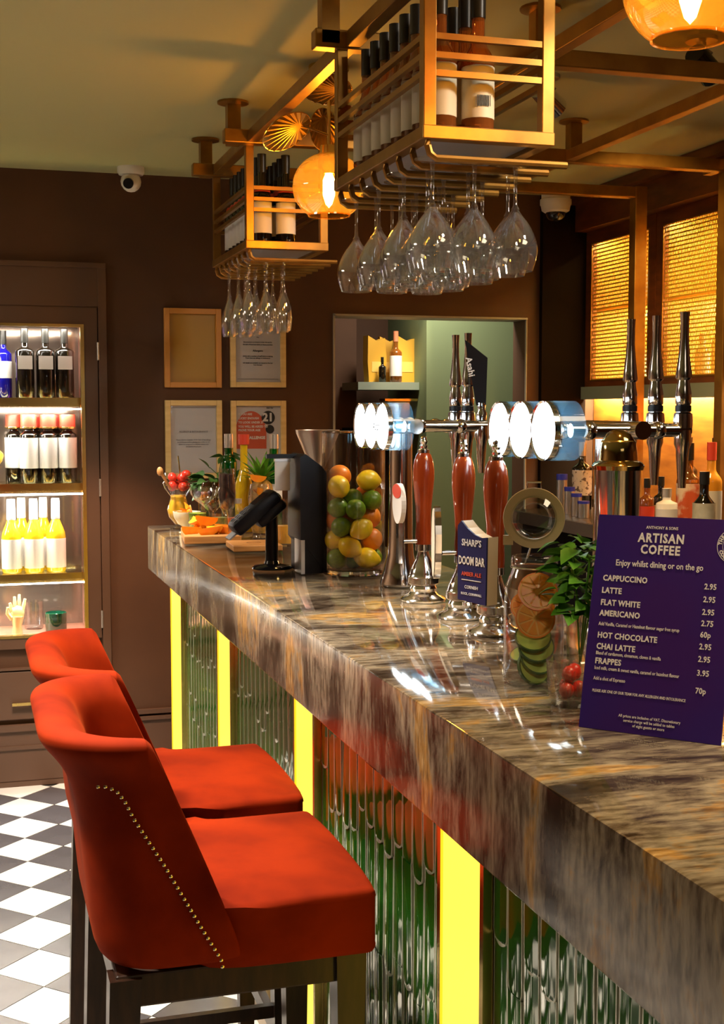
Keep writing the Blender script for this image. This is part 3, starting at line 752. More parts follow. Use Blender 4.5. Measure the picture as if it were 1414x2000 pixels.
# lit pilasters and tile bays
pil = [(4.20, 4.453), (3.36, 3.565), (2.485, 2.665), (1.585, 1.765), (.70, .88)]
for y0, y1 in pil:
    b = B(); b.box(XP-.016, XP+.004, y0+.014, y1-.014, .10, .945); g = b.go('lit_strip', M_glowp, bar, smooth=False)
    b = B(); b.box(XP-.020, XP+.004, y0, y0+.013, .10, .948); b.box(XP-.020, XP+.004, y1-.013, y1, .10, .948); b.go('gold_edge', M_gold, g, smooth=False)
TW, TL = .050, .215
def tile_shape():
    b = B(); n = 6; rows = []
    pts_l = []
    h = TL; R = TW/2-.0015
    prof = []
    # cross section: convex; bottom end round
    us = [-1, -.87, -.45, 0, .45, .87, 1]
    zs = [h, R] + [R*(1-math.sin(a*PI/10)) for a in range(1, 6)]
    grid = []
    for iz, z in enumerate(zs):
        if z >= R: wd = 1.
        else: wd = math.sqrt(max(0, 1-((R-z)/R)**2))
        wd = max(wd, .05)
        row = []
        for u in us:
            d = .0022*(1-abs(u)**2.2) if iz < 5 else .0012
            if abs(u) == 1: d = .0006
            row.append(b.bm.verts.new((-d-.002, u*R*wd, z)))
        grid.append(row)
    for r_i, (a, c) in enumerate(zip(grid, grid[1:])):
        for i in range(len(us)-1):
            f = b.bm.faces.new([a[i], a[i+1], c[i+1], c[i]])
            if i in (0, len(us)-2) or r_i >= len(grid)-4: f.material_index = 1  # pale rim faces paint the edge highlights onto the tile
    # rim down to the bed
    edge = [r[0] for r in grid] + [grid[-1][i] for i in range(1, len(us)-1)] + [r[-1] for r in grid][::-1]
    back = [b.bm.verts.new((.004, v.co.y*1.0, v.co.z)) for v in edge]
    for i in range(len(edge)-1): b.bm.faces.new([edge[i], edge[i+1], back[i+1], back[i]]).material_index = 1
    return b.mesh('tile', 22)
tmesh = tile_shape(); tmesh.materials.append(M_green_tile); tmesh.materials.append(P('pale_bed_edge_highlight', (.60, .62, .48), .12, coat=1.))
tone = P('pale_bed_edge_highlight', (.60, .62, .48), .12, coat=1.)
bm_far = B()
random.seed(3)
for (a, c) in zip(pil, pil[1:]):
    y0, y1 = c[1], a[0]
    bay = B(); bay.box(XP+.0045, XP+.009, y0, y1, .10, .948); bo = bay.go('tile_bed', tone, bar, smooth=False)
    n = max(1, round((y1-y0)/TW)); st = (y1-y0)/n
    for i in range(n):
        yc = y0+(i+.5)*st; off = random.choice((0, .02, .045, -.02))+.01*(i % 2)
        for k in range(-1, 4):
            z = .10+off+k*.205+.02
            if y1 < 1.5 and k < 2: continue
            if z+TL < .12: continue
            zz0 = max(z, .10)
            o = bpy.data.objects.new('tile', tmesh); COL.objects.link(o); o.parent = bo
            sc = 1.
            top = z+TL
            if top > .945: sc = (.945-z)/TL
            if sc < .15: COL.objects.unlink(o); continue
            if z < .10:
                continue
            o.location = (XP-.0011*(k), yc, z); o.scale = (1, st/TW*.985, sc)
            o.rotation_euler = (0, random.uniform(-.012, .012), 0)

# ================================================================ STOOLS
def make_stool(label, loc):
    t = thing('bar_stool', label, 'bar stool', loc, 0, 'rust velvet bar stools at the counter')
    # seat: local x forward (to the bar), y across
    b = B(); b.box(.215, .607, -.216, .216, .646, .752)
    bmesh.ops.subdivide_edges(b.bm, edges=b.bm.edges[:], cuts=6, use_grid_fill=True)
    es = [e for e in b.bm.edges if e.calc_face_angle(0) > 1.0]
    for v in b.bm.verts:
        if v.co.z > .74:
            fx = (v.co.x-.40)/.20; fy = v.co.y/.213
            v.co.z += .016*(1-fx**4)*(1-fy**4)
        if v.co.x < .36: v.co.y *= 1-.55*((.36-v.co.x)/.145)**1.6
        if v.co.x > .59: v.co.x -= .012*(abs(v.co.y)/.213)**3
    bmesh.ops.bevel(b.bm, geom=es, offset=.014, segments=4, affect='EDGES', profile=.5)
    b.go('seat', M_velvet, t, ang=80)
    # backrest shell
    hw = .222; xb = .165; xf = .395; r = .10
    def path(x_f, x_b, hw, r):
        """U path from near wing front round the back to the far wing front"""
        P_ = []
        n1 = 7
        for i in range(n1): P_.append((x_f+(x_b+r-x_f)*i/n1, -hw, 0, -1))
        for i in range(7):
            a = PI*1.5-i*PI/2/6; P_.append((x_b+r+r*math.cos(a), -hw+r+r*math.sin(a), math.cos(a), math.sin(a)))
        for i in range(1, 8): P_.append((x_b, -hw+r+(2*hw-2*r)*i/8, -1, 0))
        for i in range(7):
            a = PI-i*PI/2/6; P_.append((x_b+r+r*math.cos(a), hw-r+r*math.sin(a), math.cos(a), math.sin(a)))
        for i in range(1, n1+1): P_.append((x_b+r+(x_f-x_b-r)*i/n1, hw, 0, 1))
        return P_
    lo = path(xf, xb, hw, r); hi = path(.245, .132, hw+.006, .10)
    prof = [(0, 0), (.25, 0), (.5, 0), (.66, .001), (.76, .006), (.84, .018), (.90, .034), (.945, .046), (.985, .048), (1.010, .036), (1.015, .014), (1.0, -.008), (.95, -.024), (.88, -.034), (.75, -.040), (.5, -.044), (.25, -.046), (0, -.046)]
    bm = B(); rings = []
    zb = .655; N_ = len(lo)
    for s_ in range(N_):
        u = s_/(N_-1); e = abs(2*u-1)
        # top height: 1.075 at the back, dropping along the wing
        k = max(0, (e-.38)/.62)
        ztop = 1.024-.016*k**1.2
        flare = 1.0-.55*k
        x0, y0, nx, ny = lo[s_]; x1, y1, _, _ = hi[s_]
        ring = []
        for v, off in prof:
            o2 = off if off < 0 and v < .97 else off*flare
            px = x0+(x1-x0)*v**1.05; py = y0+(y1-y0)*v
            pz = zb+(ztop-zb)*v
            ring.append(bm.bm.verts.new((px+nx*o2, py+ny*o2, pz)))
        rings.append(ring)
    m_ = len(prof)
    for a, c in zip(rings, rings[1:]):
        for i in range(m_):
            j = (i+1) % m_; bm.bm.faces.new([a[i], c[i], c[j], a[j]])
    bm.bm.faces.new(rings[0][::-1]); bm.bm.faces.new(rings[-1])
    o = bm.go('backrest', M_velvet, t, ang=180)
    md = o.modifiers.new('smooth', 'SUBSURF'); md.levels = 1; md.render_levels = 2
    # nail heads in a line along each wing
    for sgn in (-1, 1):
        b = B(); line = [(.255, .985)][:0]+[(.200, .968), (.235, .960)][:0]+[(.165, .958), (.178, .957), (.192, .948), (.204, .930), (.218, .900), (.262, .825), (.31, .735), (.345, .672), (.348, .655)]
        pts = [Vector((x, 0, z)) for x, z in line]; d = 0; acc = [0]
        for p, q in zip(pts, pts[1:]): acc.append(acc[-1]+(q-p).length)
        s = .0
        while s < acc[-1]:
            for i in range(len(acc)-1):
                if acc[i] <= s < acc[i+1]:
                    p = pts[i].lerp(pts[i+1], (s-acc[i])/(acc[i+1]-acc[i]))
            v = (p.z-.655)/.362; pf = [q for q in prof[:8]]; oo = 0
            for (va, oa), (vb, ob) in zip(pf, pf[1:]):
                if va <= v <= vb: oo = oa+(ob-oa)*(v-va)/(vb-va)
            yy = hw+.006*v+oo*.66+.0012
            b.ball((p.x, sgn*yy, p.z), .0030, (1, .8, 1), 6); s += .0105
        b.go('nailhead_row', P('brass_nail', (.75, .65, .42), .25, 1.), t)
    # frame and legs
    b = B(); b.box(.19, .575, -.195, .195, .60, .652, bev=.004); b.go('seat_rail', M_leg, t, smooth=False)
    for x, y, dx in ((.205, -.18, -.03), (.205, .18, -.03), (.556, -.18, .0), (.556, .18, .0)):
        b = B(); w0, w1 = .024, .014
        vs = [bm2 for bm2 in ()]
        lo_ = [(x+dx-w1, y-w1), (x+dx+w1, y-w1), (x+dx+w1, y+w1), (x+dx-w1, y+w1)]; hi_ = [(x-w0, y-w0), (x+w0, y-w0), (x+w0, y+w0), (x-w0, y+w0)]
        L_ = [b.bm.verts.new((p[0], p[1], 0)) for p in lo_]; H_ = [b.bm.verts.new((p[0], p[1], .648)) for p in hi_]
        b.bm.faces.new(L_[::-1]); b.bm.faces.new(H_)
        for i in range(4):
            j = (i+1) % 4; b.bm.faces.new([L_[i], L_[j], H_[j], H_[i]])
        b.go('leg', M_leg, t, smooth=False)
    b = B(); b.box(.545, .562, -.17, .17, .24, .27); b.box(.19, .56, -.187, -.172, .30, .325); b.box(.19, .56, .172, .187, .30, .325)
    b.go('foot_rail', M_leg, t, smooth=False)
    return t
s1 = make_stool('nearer rust orange velvet bar stool with brass nail heads', (0, 2.115, 0))
dup(s1, (.012, 2.628, 0), 'farther rust orange velvet bar stool, half hidden behind the nearer one')

# ================================================================ ON THE BAR: VASE OF FRUIT
ZT = 1.1005
VX, VY, VR, VH = .893, 3.05, .0775, .345
t = thing('glass_vase', 'tall clear glass cylinder vase filled with lemons, limes and oranges', 'vase', (VX, VY, ZT))
b = B(); b.lathe([(0, 0), (VR-.004, 0), (VR, .004), (VR, VH-.001), (VR-.002, VH), (VR-.004, VH-.001), (VR-.004, .014), (VR-.008, .012), (0, .012)], 48); b.go('glass_wall', M_vase, t)
b = B(); b.lathe([(VR-.0045, VH-.002), (VR+.0004, VH-.002), (VR+.0006, VH+.001), (VR-.002, VH+.002), (VR-.0046, VH+.001), (VR-.0045, VH-.002)], 48); b.lathe([(0, .0005), (VR-.003, .0005), (VR-.001, .003), (VR-.003, .0115), (0, .0115)], 48); b.go('rim_and_base', P('solid_glass', (1, 1, 1), .02, 0, trans=1., ior=1.5), t)
fr = [('lemon', 660, 620, -.3), ('lemon', 930, 640, -.4), ('orange', 555, 985, .3), ('lemon', 560, 1190, -.4), ('lemon', 850, 1200, -.8), ('lemon', 680, 1385, -.9), ('lemon', 900, 1500, -.8),
      ('orange', 985, 1060, -.1), ('orange', 985, 1270, .1), ('lime', 780, 710, -.5), ('lime', 600, 830, -.8), ('lime', 960, 860, -.4), ('lime', 845, 960, -.9), ('lime', 680, 1080, -.9),
      ('lime', 620, 1570, -.7), ('lime', 790, 1640, -.1), ('lemon', 700, 900, .7), ('orange', 800, 780, .8), ('lemon', 900, 1150, .8), ('lime', 700, 1300, .8), ('orange', 820, 1420, .8), ('lemon', 620, 1450, .8),
      ('lime', 930, 1620, .3), ('orange', 640, 700, .9), ('lemon', 790, 1020, .8), ('lime', 880, 1330, .6)]
RR = {'lemon': .0275, 'lime': .0245, 'orange': .029}
pos = []
ct, st_ = math.cos(.24), math.sin(.24)
for k, cx, cy, dp in fr:
    u = (cx-775)/3975.; z = max(.012+RR[k], (1700-cy)/3975.*1.0)
    d = dp*math.sqrt(max(0, (VR-.006-RR[k])**2-min(abs(u), .04)**2))
    pos.append([k, u*ct+d*st_, -u*st_+d*ct, z])
for it in range(200):
    for i in range(len(pos)):
        for j in range(i+1, len(pos)):
            dx = [pos[j][a]-pos[i][a] for a in (1, 2, 3)]; L_ = math.sqrt(sum(q*q for q in dx)) or 1e-6
            need = (RR[pos[i][0]]+RR[pos[j][0]])*.97
            if L_ < need:
                s_ = (need-L_)/2/L_*.8
                for a in (1, 2, 3): pos[i][a] -= dx[a-1]*s_; pos[j][a] += dx[a-1]*s_
    for p in pos:
        m = VR-.005-RR[p[0]]; r = math.hypot(p[1], p[2])
        if r > m: p[1] *= m/r; p[2] *= m/r
        p[3] = max(p[3], .0135+RR[p[0]]) - .0004
def lemon_mesh():
    b = B(); b.ball((0, 0, 0), .0262, n=20)
    for v in b.bm.verts:
        v.co.z *= 1.12
        if v.co.z > .024: v.co.z += (v.co.z-.024)*1.3
        if v.co.z < -.024: v.co.z += (v.co.z+.024)*.8
    me = b.mesh('lemon', 180); me.materials.append(M_lemon); return me
def round_mesh(nm, r, m):
    b = B(); b.ball((0, 0, 0), r, (1, 1, .97 if nm == 'orange' else 1.05), 20); me = b.mesh(nm, 180); me.materials.append(m); return me
fm = {'lemon': lemon_mesh(), 'lime': round_mesh('lime', .0243, M_lime), 'orange': round_mesh('orange', .0287, M_orange)}
pos.sort(key=lambda p: -p[3])
side = lambda p: 'left' if p[1]*ct-p[2]*st_ < -.012 else ('right' if p[1]*ct-p[2]*st_ > .012 else 'middle')
cnt = {}
for i, p in enumerate(pos):
    k = p[0]; cnt[k] = cnt.get(k, 0)+1
    frontness = 'at front' if p[1]*st_+p[2]*ct < -.01 else 'towards back'
    colr = {'lemon': 'yellow lemon', 'lime': 'green lime', 'orange': 'orange coloured citrus'}[k]
    ordn = ['topmost', 'second highest', 'third highest', 'fourth highest', 'fifth highest', 'sixth highest', 'seventh highest', 'eighth highest', 'ninth highest', 'tenth highest', 'eleventh highest'][cnt[k]-1]
    o = put(k, fm[k], None, None, (VX+p[1], VY+p[2], ZT+p[3]), label='%s in tall vase, %s of its kind, %s, %s' % (colr, ordn, side(p), frontness), cat='fruit', group=k+'s in the tall glass vase')
    o.rotation_euler = (random.uniform(.8, 2.2), random.uniform(-.5, .5), random.uniform(0, 6))

# ================================================================ BEER PUMPS
def pump(x, y, label):
    t = thing('beer_pump', label, 'beer pump', (x, y, ZT), 0, 'hand pulled beer pumps with red wood handles')
    b = B(); b.lathe([(0, 0), (.047, 0), (.048, .004), (.044, .009), (.032, .014), (.027, .020), (.029, .027), (.026, .033), (.031, .036), (.033, .038), (.033, .050), (.031, .052), (.030, .058), (.024, .072), (.016, .088), (.012, .102), (.012, .106)], 32); b.go('chrome_base', M_chrome, t)
    b = B(); b.lathe([(.012, .104), (.017, .106), (.017, .119), (.014, .121)], 24); b.go('ferrule', M_chrome, t)
    b = B(); b.lathe([(.0, .119), (.0168, .119), (.0172, .14), (.0158, .165), (.0168, .195), (.0200, .225), (.0226, .255), (.0226, .275), (.020, .293), (.0155, .306), (.011, .311), (0, .311)], 28); b.go('wooden_handle', M_cta, t)
    b = B(); b.lathe([(0, .310), (.0125, .310), (.0125, .316), (.007, .319), (.0085, .324), (.006, .328), (.0085, .333), (.006, .337), (.0065, .342), (0, .346)], 18); b.go('finial', M_chrome, t)
    b = B(); b.cyl((-.012, -.002, .126), (-.045, -.004, .126), .0045, n=10); b.go('clip_rod', M_chrome, t)
    return t
pump(.903, 2.565, 'beer pump farthest along the bar, beside the left chrome tap tower')
pump(.903, 2.335, 'middle one of three red handled beer pumps')
pump(.893, 2.150, 'nearest beer pump, behind the navy pump badge and open jar lid')
def clip_mat(x, y, z, al): 
    a = math.radians(al); return frame_mat((x, y, z), (math.sin(a), -math.cos(a), 0), (0, 0, 1))
# navy clip on the nearest pump
M = clip_mat(.838, 2.118, 1.165, 21)
t = thing('pump_badge', 'navy pump badge with white lettering and pale edge, on nearest beer pump', 'pump badge', (.838, 2.118, 1.165))
poly = [(-.036, 0), (.036, -.004), (.038, .115), (.024, .113), (.006, .118), (-.012, .128), (-.027, .140), (-.036, .132), (-.037, .128)]
def place(o): o.matrix_basis = Matrix.Translation((-o.parent.location.x, -o.parent.location.y, -o.parent.location.z)); return o
b = B(); b.prism(poly, .003, M @ Matrix.Translation((0, 0, .0005))); place(b.go('badge_face', P('navy_face', (.012, .018, .09), .3), t, smooth=False))
b = B(); b.prism(poly, .024, M @ Matrix.Translation((0, 0, -.024))); place(b.go('badge_body', P('pale_badge_edge', (.72, .60, .42), .35), t, smooth=False))
text("SHARP'S", M, .0, .102, .0165, M_label, t, 'CENTER', .0003, lift=.0042, sx=.85)
text('DOOM BAR', M, .0, .070, .0205, M_cream_txt, t, 'CENTER', .0005, lift=.0042, sx=.62)
text('AMBER ALE', M, .0, .047, .010, P('red_print', (.65, .08, .04), .5), t, 'CENTER', .0002, lift=.0042)
text('CORNISH', M, .0, .024, .008, M_label, t, 'CENTER', .0001, lift=.0042)
text('ROCK, CORNWALL', M, .0, .012, .006, M_label, t, 'CENTER', .0001, lift=.0042)
b = B(); b.box(-.025, .025, .036, .0372, 0, .0008, mat=M @ Matrix.Translation((0, 0, .0036))); place(b.go('printed_line', M_cream_txt, t, smooth=False))
M = clip_mat(.850, 2.355, 1.175, -13)
t = thing('pump_badge', 'chrome edged tall pump badge seen edge-on, on the middle beer pump', 'pump badge', (.850, 2.355, 1.175))
ov = [(.030*math.cos(a*PI/12), .07+.07*math.sin(a*PI/12)) for a in range(24)]
b = B(); b.prism([(x*1.05, y) for x, y in ov], .012, M @ Matrix.Translation((0, 0, -.012))); place(b.go('badge_body', M_chrome, t, smooth=False))
b = B(); b.prism([(x*.9, y*.95+.003) for x, y in ov], .001, M @ Matrix.Translation((0, 0, .0002))); place(b.go('badge_face', P('cream_badge', (.7, .66, .55), .4), t, smooth=False))
M = clip_mat(.848, 2.575, 1.265, -5)
t = thing('pump_badge', 'round white and red pump badge on the farthest beer pump', 'pump badge', (.848, 2.575, 1.265))
ci = [(.042*math.cos(a*PI/16), .04+.042*math.sin(a*PI/16)) for a in range(32)]
b = B(); b.prism(ci, .010, M @ Matrix.Translation((0, 0, -.010))); place(b.go('badge_body', P('white_enamel', (.8, .78, .76), .3), t, smooth=False))
b = B(); b.prism([(x*.9, .04+(y-.04)*.35+.026) for x, y in ci], .001, M @ Matrix.Translation((0, 0, .0002))); place(b.go('red_band', M_redcap, t, smooth=False))
b = B(); b.prism([(-.012, 0), (.012, 0), (.012, -.085), (-.012, -.085)], .008, M @ Matrix.Translation((0, 0, -.009))); place(b.go('badge_stem', M_chrome, t, smooth=False))

# ================================================================ TAP TOWERS
def tower(xc, yc, ys, xb, xt, label, w=.030, handles=(0, 1, 2), blade=False):
    t = thing('tap_tower', label, 'tap tower', (0, 0, 0), 0, 'chrome beer tap towers on the bar')
    zt = 1.463
    b = B(); b.lathe([(0, 0), (.047, 0), (.048, .006), (.040, .03), (.031, .07), (.028, .12), (.0265, .25), (.026, .345), (0, .345)], 32, at=(xc, yc, ZT)); b.go('column', M_chrome, t)
    b = B(); b.cyl((xc, ys[0]+.03, zt), (xc, ys[-1]-.03, zt), .0165, n=20); b.go('cross_bar', M_chrome, t)
    for i, y in enumerate(ys):
        b = B(); b.cyl((xb+.05, y, zt), (xt+.012, y, zt), .0125, n=20); b.ball((xb+.085, y, zt), .0175, n=14); b.ball((xt-.05, y, zt), .0165, n=14); b.go('tap_arm', M_chrome, t)
        b = B(); b.cyl((xb, y, zt), (xb+.055, y, zt), .0525, n=36, cap=False); hs = b.go('badge_housing', M_acryl, t)
        b = B(); b.lathe([(0, .012), (.02, .0105), (.038, .006), (.049, 0), (.049, -.008), (0, -.008)], 32, mat=Matrix.Translation((xb, y, zt)) @ Matrix.Rotation(-PI/2, 4, 'Y') @ Matrix.Rotation(-.04, 4, 'X'))
        b.go('lit_face', M_badge, hs)
        b = B(); b.lathe([(.049, -.009), (.0525, -.006), (.0525, .004), (.049, .002)], 32, mat=Matrix.Translation((xb, y, zt)) @ Matrix.Rotation(-PI/2, 4, 'Y')); b.go('chrome_rim', M_chrome, hs)
        # spout
        b = B(); b.lathe([(0, 0), (.0155, 0), (.0155, -.025), (.012, -.035), (.0105, -.06), (.007, -.105), (0, -.105)], 16, at=(xt, y, zt)); b.go('spout', M_chrome, t)
        if i in handles:
            b = B(); b.lathe([(0, 0), (.017, 0), (.0175, .012), (.0165, .026), (.0125, .028), (.0125, .040)], 20, at=(xt, y, zt+.004)); h = b.go('tap_handle', M_chrome, t)
            b = B(); b.lathe([(.0128, .029), (.0145, .030), (.0145, .040), (.0128, .041)], 20, at=(xt, y, zt+.004)); b.go('black_band', M_black, h)
            b = B(); b.lathe([(.0120, .041), (.0142, .044), (.0145, .062), (.0115, .078), (.0105, .086), (.0145, .090), (.0145, .095), (.0128, .108), (.0100, .132), (.0080, .160), (.0078, .190), (.0088, .208), (0, .208)], 20, at=(xt, y, zt+.004)); b.go('handle_grip', M_chrome, h)
    return t
t1 = tower(.936, 2.815, (2.90, 2.82, 2.735), .868, 1.100, 'chrome tap tower beyond the beer pumps with three small lit round badges', handles=(0, 1))
t2 = tower(1.140, 2.2, (2.30, 2.20, 2.10), .963, 1.236, 'chrome tap tower behind the open jar with three large lit round badges')
for M_, s_ in ((clip_mat(.8555, 2.735, 1.463, 0), 'Asahi'),):
    text(s_, M_, .0, .0, .026, M_gree, t1, 'CENTER', .0002, lift=.002)
t = thing('tap_blade_handle', 'black angular tap handle with vertical white lettering on a chrome stub', 'tap handle', (1.100, 2.735, 1.480))
b = B(); b.lathe([(0, -.004), (.011, -.004), (.012, .012), (.008, .02), (.010, .035), (0, .035)], 16); b.go('chrome_stub', M_chrome, t)
M = frame_mat((1.100, 2.735, 1.480), (.93, -.37, 0), (0, 0, 1)) @ Matrix.Rotation(math.radians(4), 4, 'Z')
b = B(); b.prism([(-.010, .03), (.012, .03), (.022, .134), (-.026, .178)], .014, M @ Matrix.Translation((0, 0, -.007))); place(b.go('blade', M_black, t, smooth=False))
text('Asahi', M @ Matrix.Rotation(-PI/2+.13, 4, 'Z'), -.118, -.003, .020, M_label, t, 'CENTER', .0004, lift=.0078)

# ================================================================ SHAKER
t = thing('cocktail_shaker', 'tall tapered steel shaker with domed bronze lid behind the menu', 'shaker', (1.028, 1.95, ZT))
b = B(); b.lathe([(0, 0), (.028, 0), (.029, .004), (.0375, .300), (.0395, .306), (.0375, .309), (.036, .305), (.0275, .006), (0, .005)], 36); b.go('body', M_steel if False else M_chrome, t)
b = B(); b.lathe([(.0415, .300), (.0435, .307), (.040, .312), (.032, .316), (.031, .330), (.0285, .346), (.020, .360), (.010, .366), (0, .367)], 36); b.go('domed_lid', P('bronze_mirror', (.55, .42, .18), .10, 1.), t)
b = B(); b.lathe([(.0275, .345), (.0292, .347), (.0275, .349)], 30); b.go('lid_ring', M_gold, t)

# ================================================================ MENU
mt = math.radians(13)
BL = Vector((.7285, 1.476, ZT)); BRv = Vector((.1205, -.134, 0)); mw = BRv.length
r_ = BRv.normalized(); back = Vector((.743, .668, 0)).normalized(); up = (Vector((0, 0, 1))*math.cos(mt)+back*math.sin(mt)).normalized()
MH = .272
t = thing('drinks_menu', 'purple coffee menu card with cream print standing on the near bar', 'menu', tuple(BL))
M = frame_mat(BL, r_, up)
b = B(); b.box(0, mw, 0, MH, -.003, 0, mat=M); place(b.go('card', M_purple, t, smooth=False))
b = B(); b.box(.003, mw-.0025, 0, MH-.002, -.0065, -.0035, mat=M); 
b.box(.01, mw-.01, .0, .002, -.05, -.0065, mat=M); place(b.go('holder', M_acryl, t, smooth=False))
lift = .0006
def mtxt(s_, u, v, size0, align='LEFT', bold=.0003, sx=.95, mat=None, space=1.05):
    size = size0*.86; bold *= .55; sx *= .90
    text(s_, M, u*mw, MH*(1-v), size, mat or M_cream_txt, t, align, bold, lift=lift, sx=sx, space=space)
mtxt('ANTHONY & SONS', .47, .052, .0062, 'CENTER', .0001)
mtxt('ARTISAN', .47, .102, .0185, 'CENTER', .0010, .92, space=1.15)
mtxt('COFFEE', .47, .156, .0185, 'CENTER', .0010, .92, space=1.15)
mtxt('Enjoy whilst dining or on the go', .47, .225, .0128, 'CENTER', .0003, .88, space=1.0)
for s_, v, big in (('CAPPUCCINO', .300, 1), ('LATTE', .358, 1), ('FLAT WHITE', .415, 1), ('AMERICANO', .465, 1), ('Add Vanilla, Caramel or Hazelnut flavour sugar free syrup', .515, 0), ('HOT CHOCOLATE', .568, 1), ('CHAI LATTE', .620, 1),
                   ('Blend of cardamom, cinnamon, cloves & vanilla', .651, 0), ('FRAPPES', .688, 1), ('Iced milk, cream & sweet vanilla, caramel or hazelnut flavour', .720, 0), ('Add a shot of Espresso', .768, 0), ('PLEASE ASK ONE OF OUR TEAM FOR ANY ALLERGEN AND INTOLERANCE', .825, 0)):
    mtxt(s_, .075, v, .0118 if big else (.0072 if v < .8 else .0058), 'LEFT', .0006 if big else .0001, .95 if big else .80, space=1.08 if big else 1.)
for s_, v in (('2.95', .308), ('2.95', .366), ('2.95', .423), ('2.75', .474), ('60p', .525), ('2.95', .578), ('2.95', .634), ('3.95', .696), ('70p', .775)):
    mtxt(s_, .80, v, .0115, 'LEFT', .0004)
for s_, v in (('All prices are inclusive of VAT. Discretionary', .925), ('service charge will be added to tables', .945), ('of eight guests or more', .965)):
    mtxt(s_, .50, v, .0058, 'CENTER', .0001, .9)
# round crossed cutlery logo near the right edge
Ml = M @ Matrix.Translation((mw*.985, MH*(1-.118), .0006))
b = B()
def ring(b, r0, r1, a0=0, a1=360, n=40):
    for i in range(n):
        p = math.radians(a0+(a1-a0)*i/n); q = math.radians(a0+(a1-a0)*(i+1)/n)
        b.quad(*[Ml @ Vector((r*math.cos(a), r*math.sin(a), 0)) for r, a in ((r0, p), (r1, p), (r1, q), (r0, q))])
for a in (45, 135):
    R_ = Ml @ Matrix.Rotation(math.radians(a), 4, 'Z'); b.box(-.0135, .0135, -.0012, .0012, 0, .0003, mat=R_); b.box(.007, .0145, -.0026, .0026, 0, .0003, mat=R_)
ring(b, .0215, .0222); ring(b, .0150, .0154)
place(b.go('round_logo', M_cream_txt, t, smooth=False))
for i, ch in enumerate('THE CUTLERY CO'):
    a = math.radians(172-i*13.0)
    text(ch, Ml @ Matrix.Rotation(a-PI/2, 4, 'Z'), 0, .0184, .0056, M_cream_txt, t, 'CENTER', .0003, lift=.0001)
for i, ch in enumerate('COURTYARD'):
    a = math.radians(205+i*13.0)
    text(ch, Ml @ Matrix.Rotation(a+PI/2, 4, 'Z'), 0, -.0184, .0056, M_cream_txt, t, 'CENTER', .0003, lift=.0001)

# ================================================================ KILNER JAR
JX, JY = .782, 1.735
t = thing('preserving_jar', 'open clip-top glass jar of orange slices over cucumber on near bar', 'jar', (JX, JY, ZT))
b = B(); b.lathe([(0, .002), (.036, 0), (.043, .006), (.044, .02), (.044, .12), (.042, .145), (.034, .163), (.031, .172), (.034, .176), (.034, .184), (.031, .188), (.0295, .184), (.0285, .170), (.040, .142), (.0422, .12), (.0422, .02), (.041, .008), (0, .006)], 36); b.go('glass_body', M_vase, t)
vd = Vector((.40, .915, 0)).normalized()   # hinge side faces away from the drinker
lidc = Vector((0.004, .012, .2415)); Ml2 = Matrix.Translation(lidc) @ frame_mat((0, 0, 0), (vd.y, -vd.x, 0), (0, -.10, 1))
b = B(); b.lathe([(.031, -.003), (.0445, -.003), (.0450, 0), (.0445, .003), (.031, .003), (.031, -.003)], 40, mat=Ml2); 
b.box(-.0445, -.030, -.040, -.026, -.002, .002, mat=Ml2); b.go('rubber_seal', P('cream_rubber', (.80, .62, .32), .45), t)
b = B(); b.lathe([(0, .004), (.022, .004), (.0235, .010), (.026, .012), (.030, .008), (.0335, .004), (.0335, -.006), (0, -.008)], 40, mat=Ml2); b.go('glass_lid', GL('thick_glass', (.86, .90, .90), .12, .9), t)
b = B(); b.tube([Ml2 @ Vector(p) for p in ((-.010, .043, 0), (-.010, .053, 0), (.010, .053, 0), (.010, .043, 0))], .0016, 8)
b.tube([(.034*math.cos(a*PI/12), .034*math.sin(a*PI/12), .172) for a in range(24)], .0013, 6, closed=True)
b.tube([(.0, .034, .172), (.004, .028, .19), (.006, .022, .205)], .0014, 6); b.go('wire_clip', M_chrome, t)
def slice_disc(name, r, th, loc, nrm, flesh, skin, label, group, segs=9):
    t = thing(name, label, 'fruit slice', loc, 0, group)
    Mx = Vector(nrm).to_track_quat('Z', 'Y').to_matrix().to_4x4()
    b = B(); b.lathe([(0, -th/2), (r*.93, -th/2), (r*.93, th/2), (0, th/2)], 24, mat=Mx); b.go('pith', M_pith if segs else flesh, t)
    b = B(); b.lathe([(r*.92, -th/2*1.05), (r, -th/2), (r, th/2), (r*.92, th/2*1.05)], 24, mat=Mx); b.go('rind', skin, t)
    if segs:
        b = B()
        for i in range(segs):
            a0 = 2*PI*i/segs+.06; a1 = 2*PI*(i+1)/segs-.06
            for sg in (-1, 1):
                pts = [(r*.14*math.cos((a0+a1)/2), r*.14*math.sin((a0+a1)/2))]+[(r*.84*math.cos(a0+(a1-a0)*k/4), r*.84*math.sin(a0+(a1-a0)*k/4)) for k in range(5)]
                b.prism(pts, .0012*sg, Mx @ Matrix.Translation((0, 0, th/2*sg)))
        b.go('segments', flesh, t, smooth=False)
    return t
og = 'orange slices in the open jar'; cg = 'cucumber slices in the open jar'
for i, (dx, dy, z, n, l) in enumerate((( -.004, -.014, .098, (-.35, -1, .25), 'orange slice facing outward just above the cucumber in the jar'), (.004, -.004, .135, (-.3, -1, .5), 'orange slice near the neck of the open jar'),
                                      (.017, .004, .112, (.5, -1, .3), 'orange slice at the right inside the jar, tilted'), (-.006, .014, .112, (-.5, -.8, .6), 'orange slice at the back inside the open jar'), (.010, .018, .088, (.2, -.8, .9), 'orange slice lying low at the back of the jar'))):
    slice_disc('orange_slice', .029 if i < 2 else .023, .005, (JX+dx, JY+dy, ZT+z), n, M_pulp, M_orange, l, og)
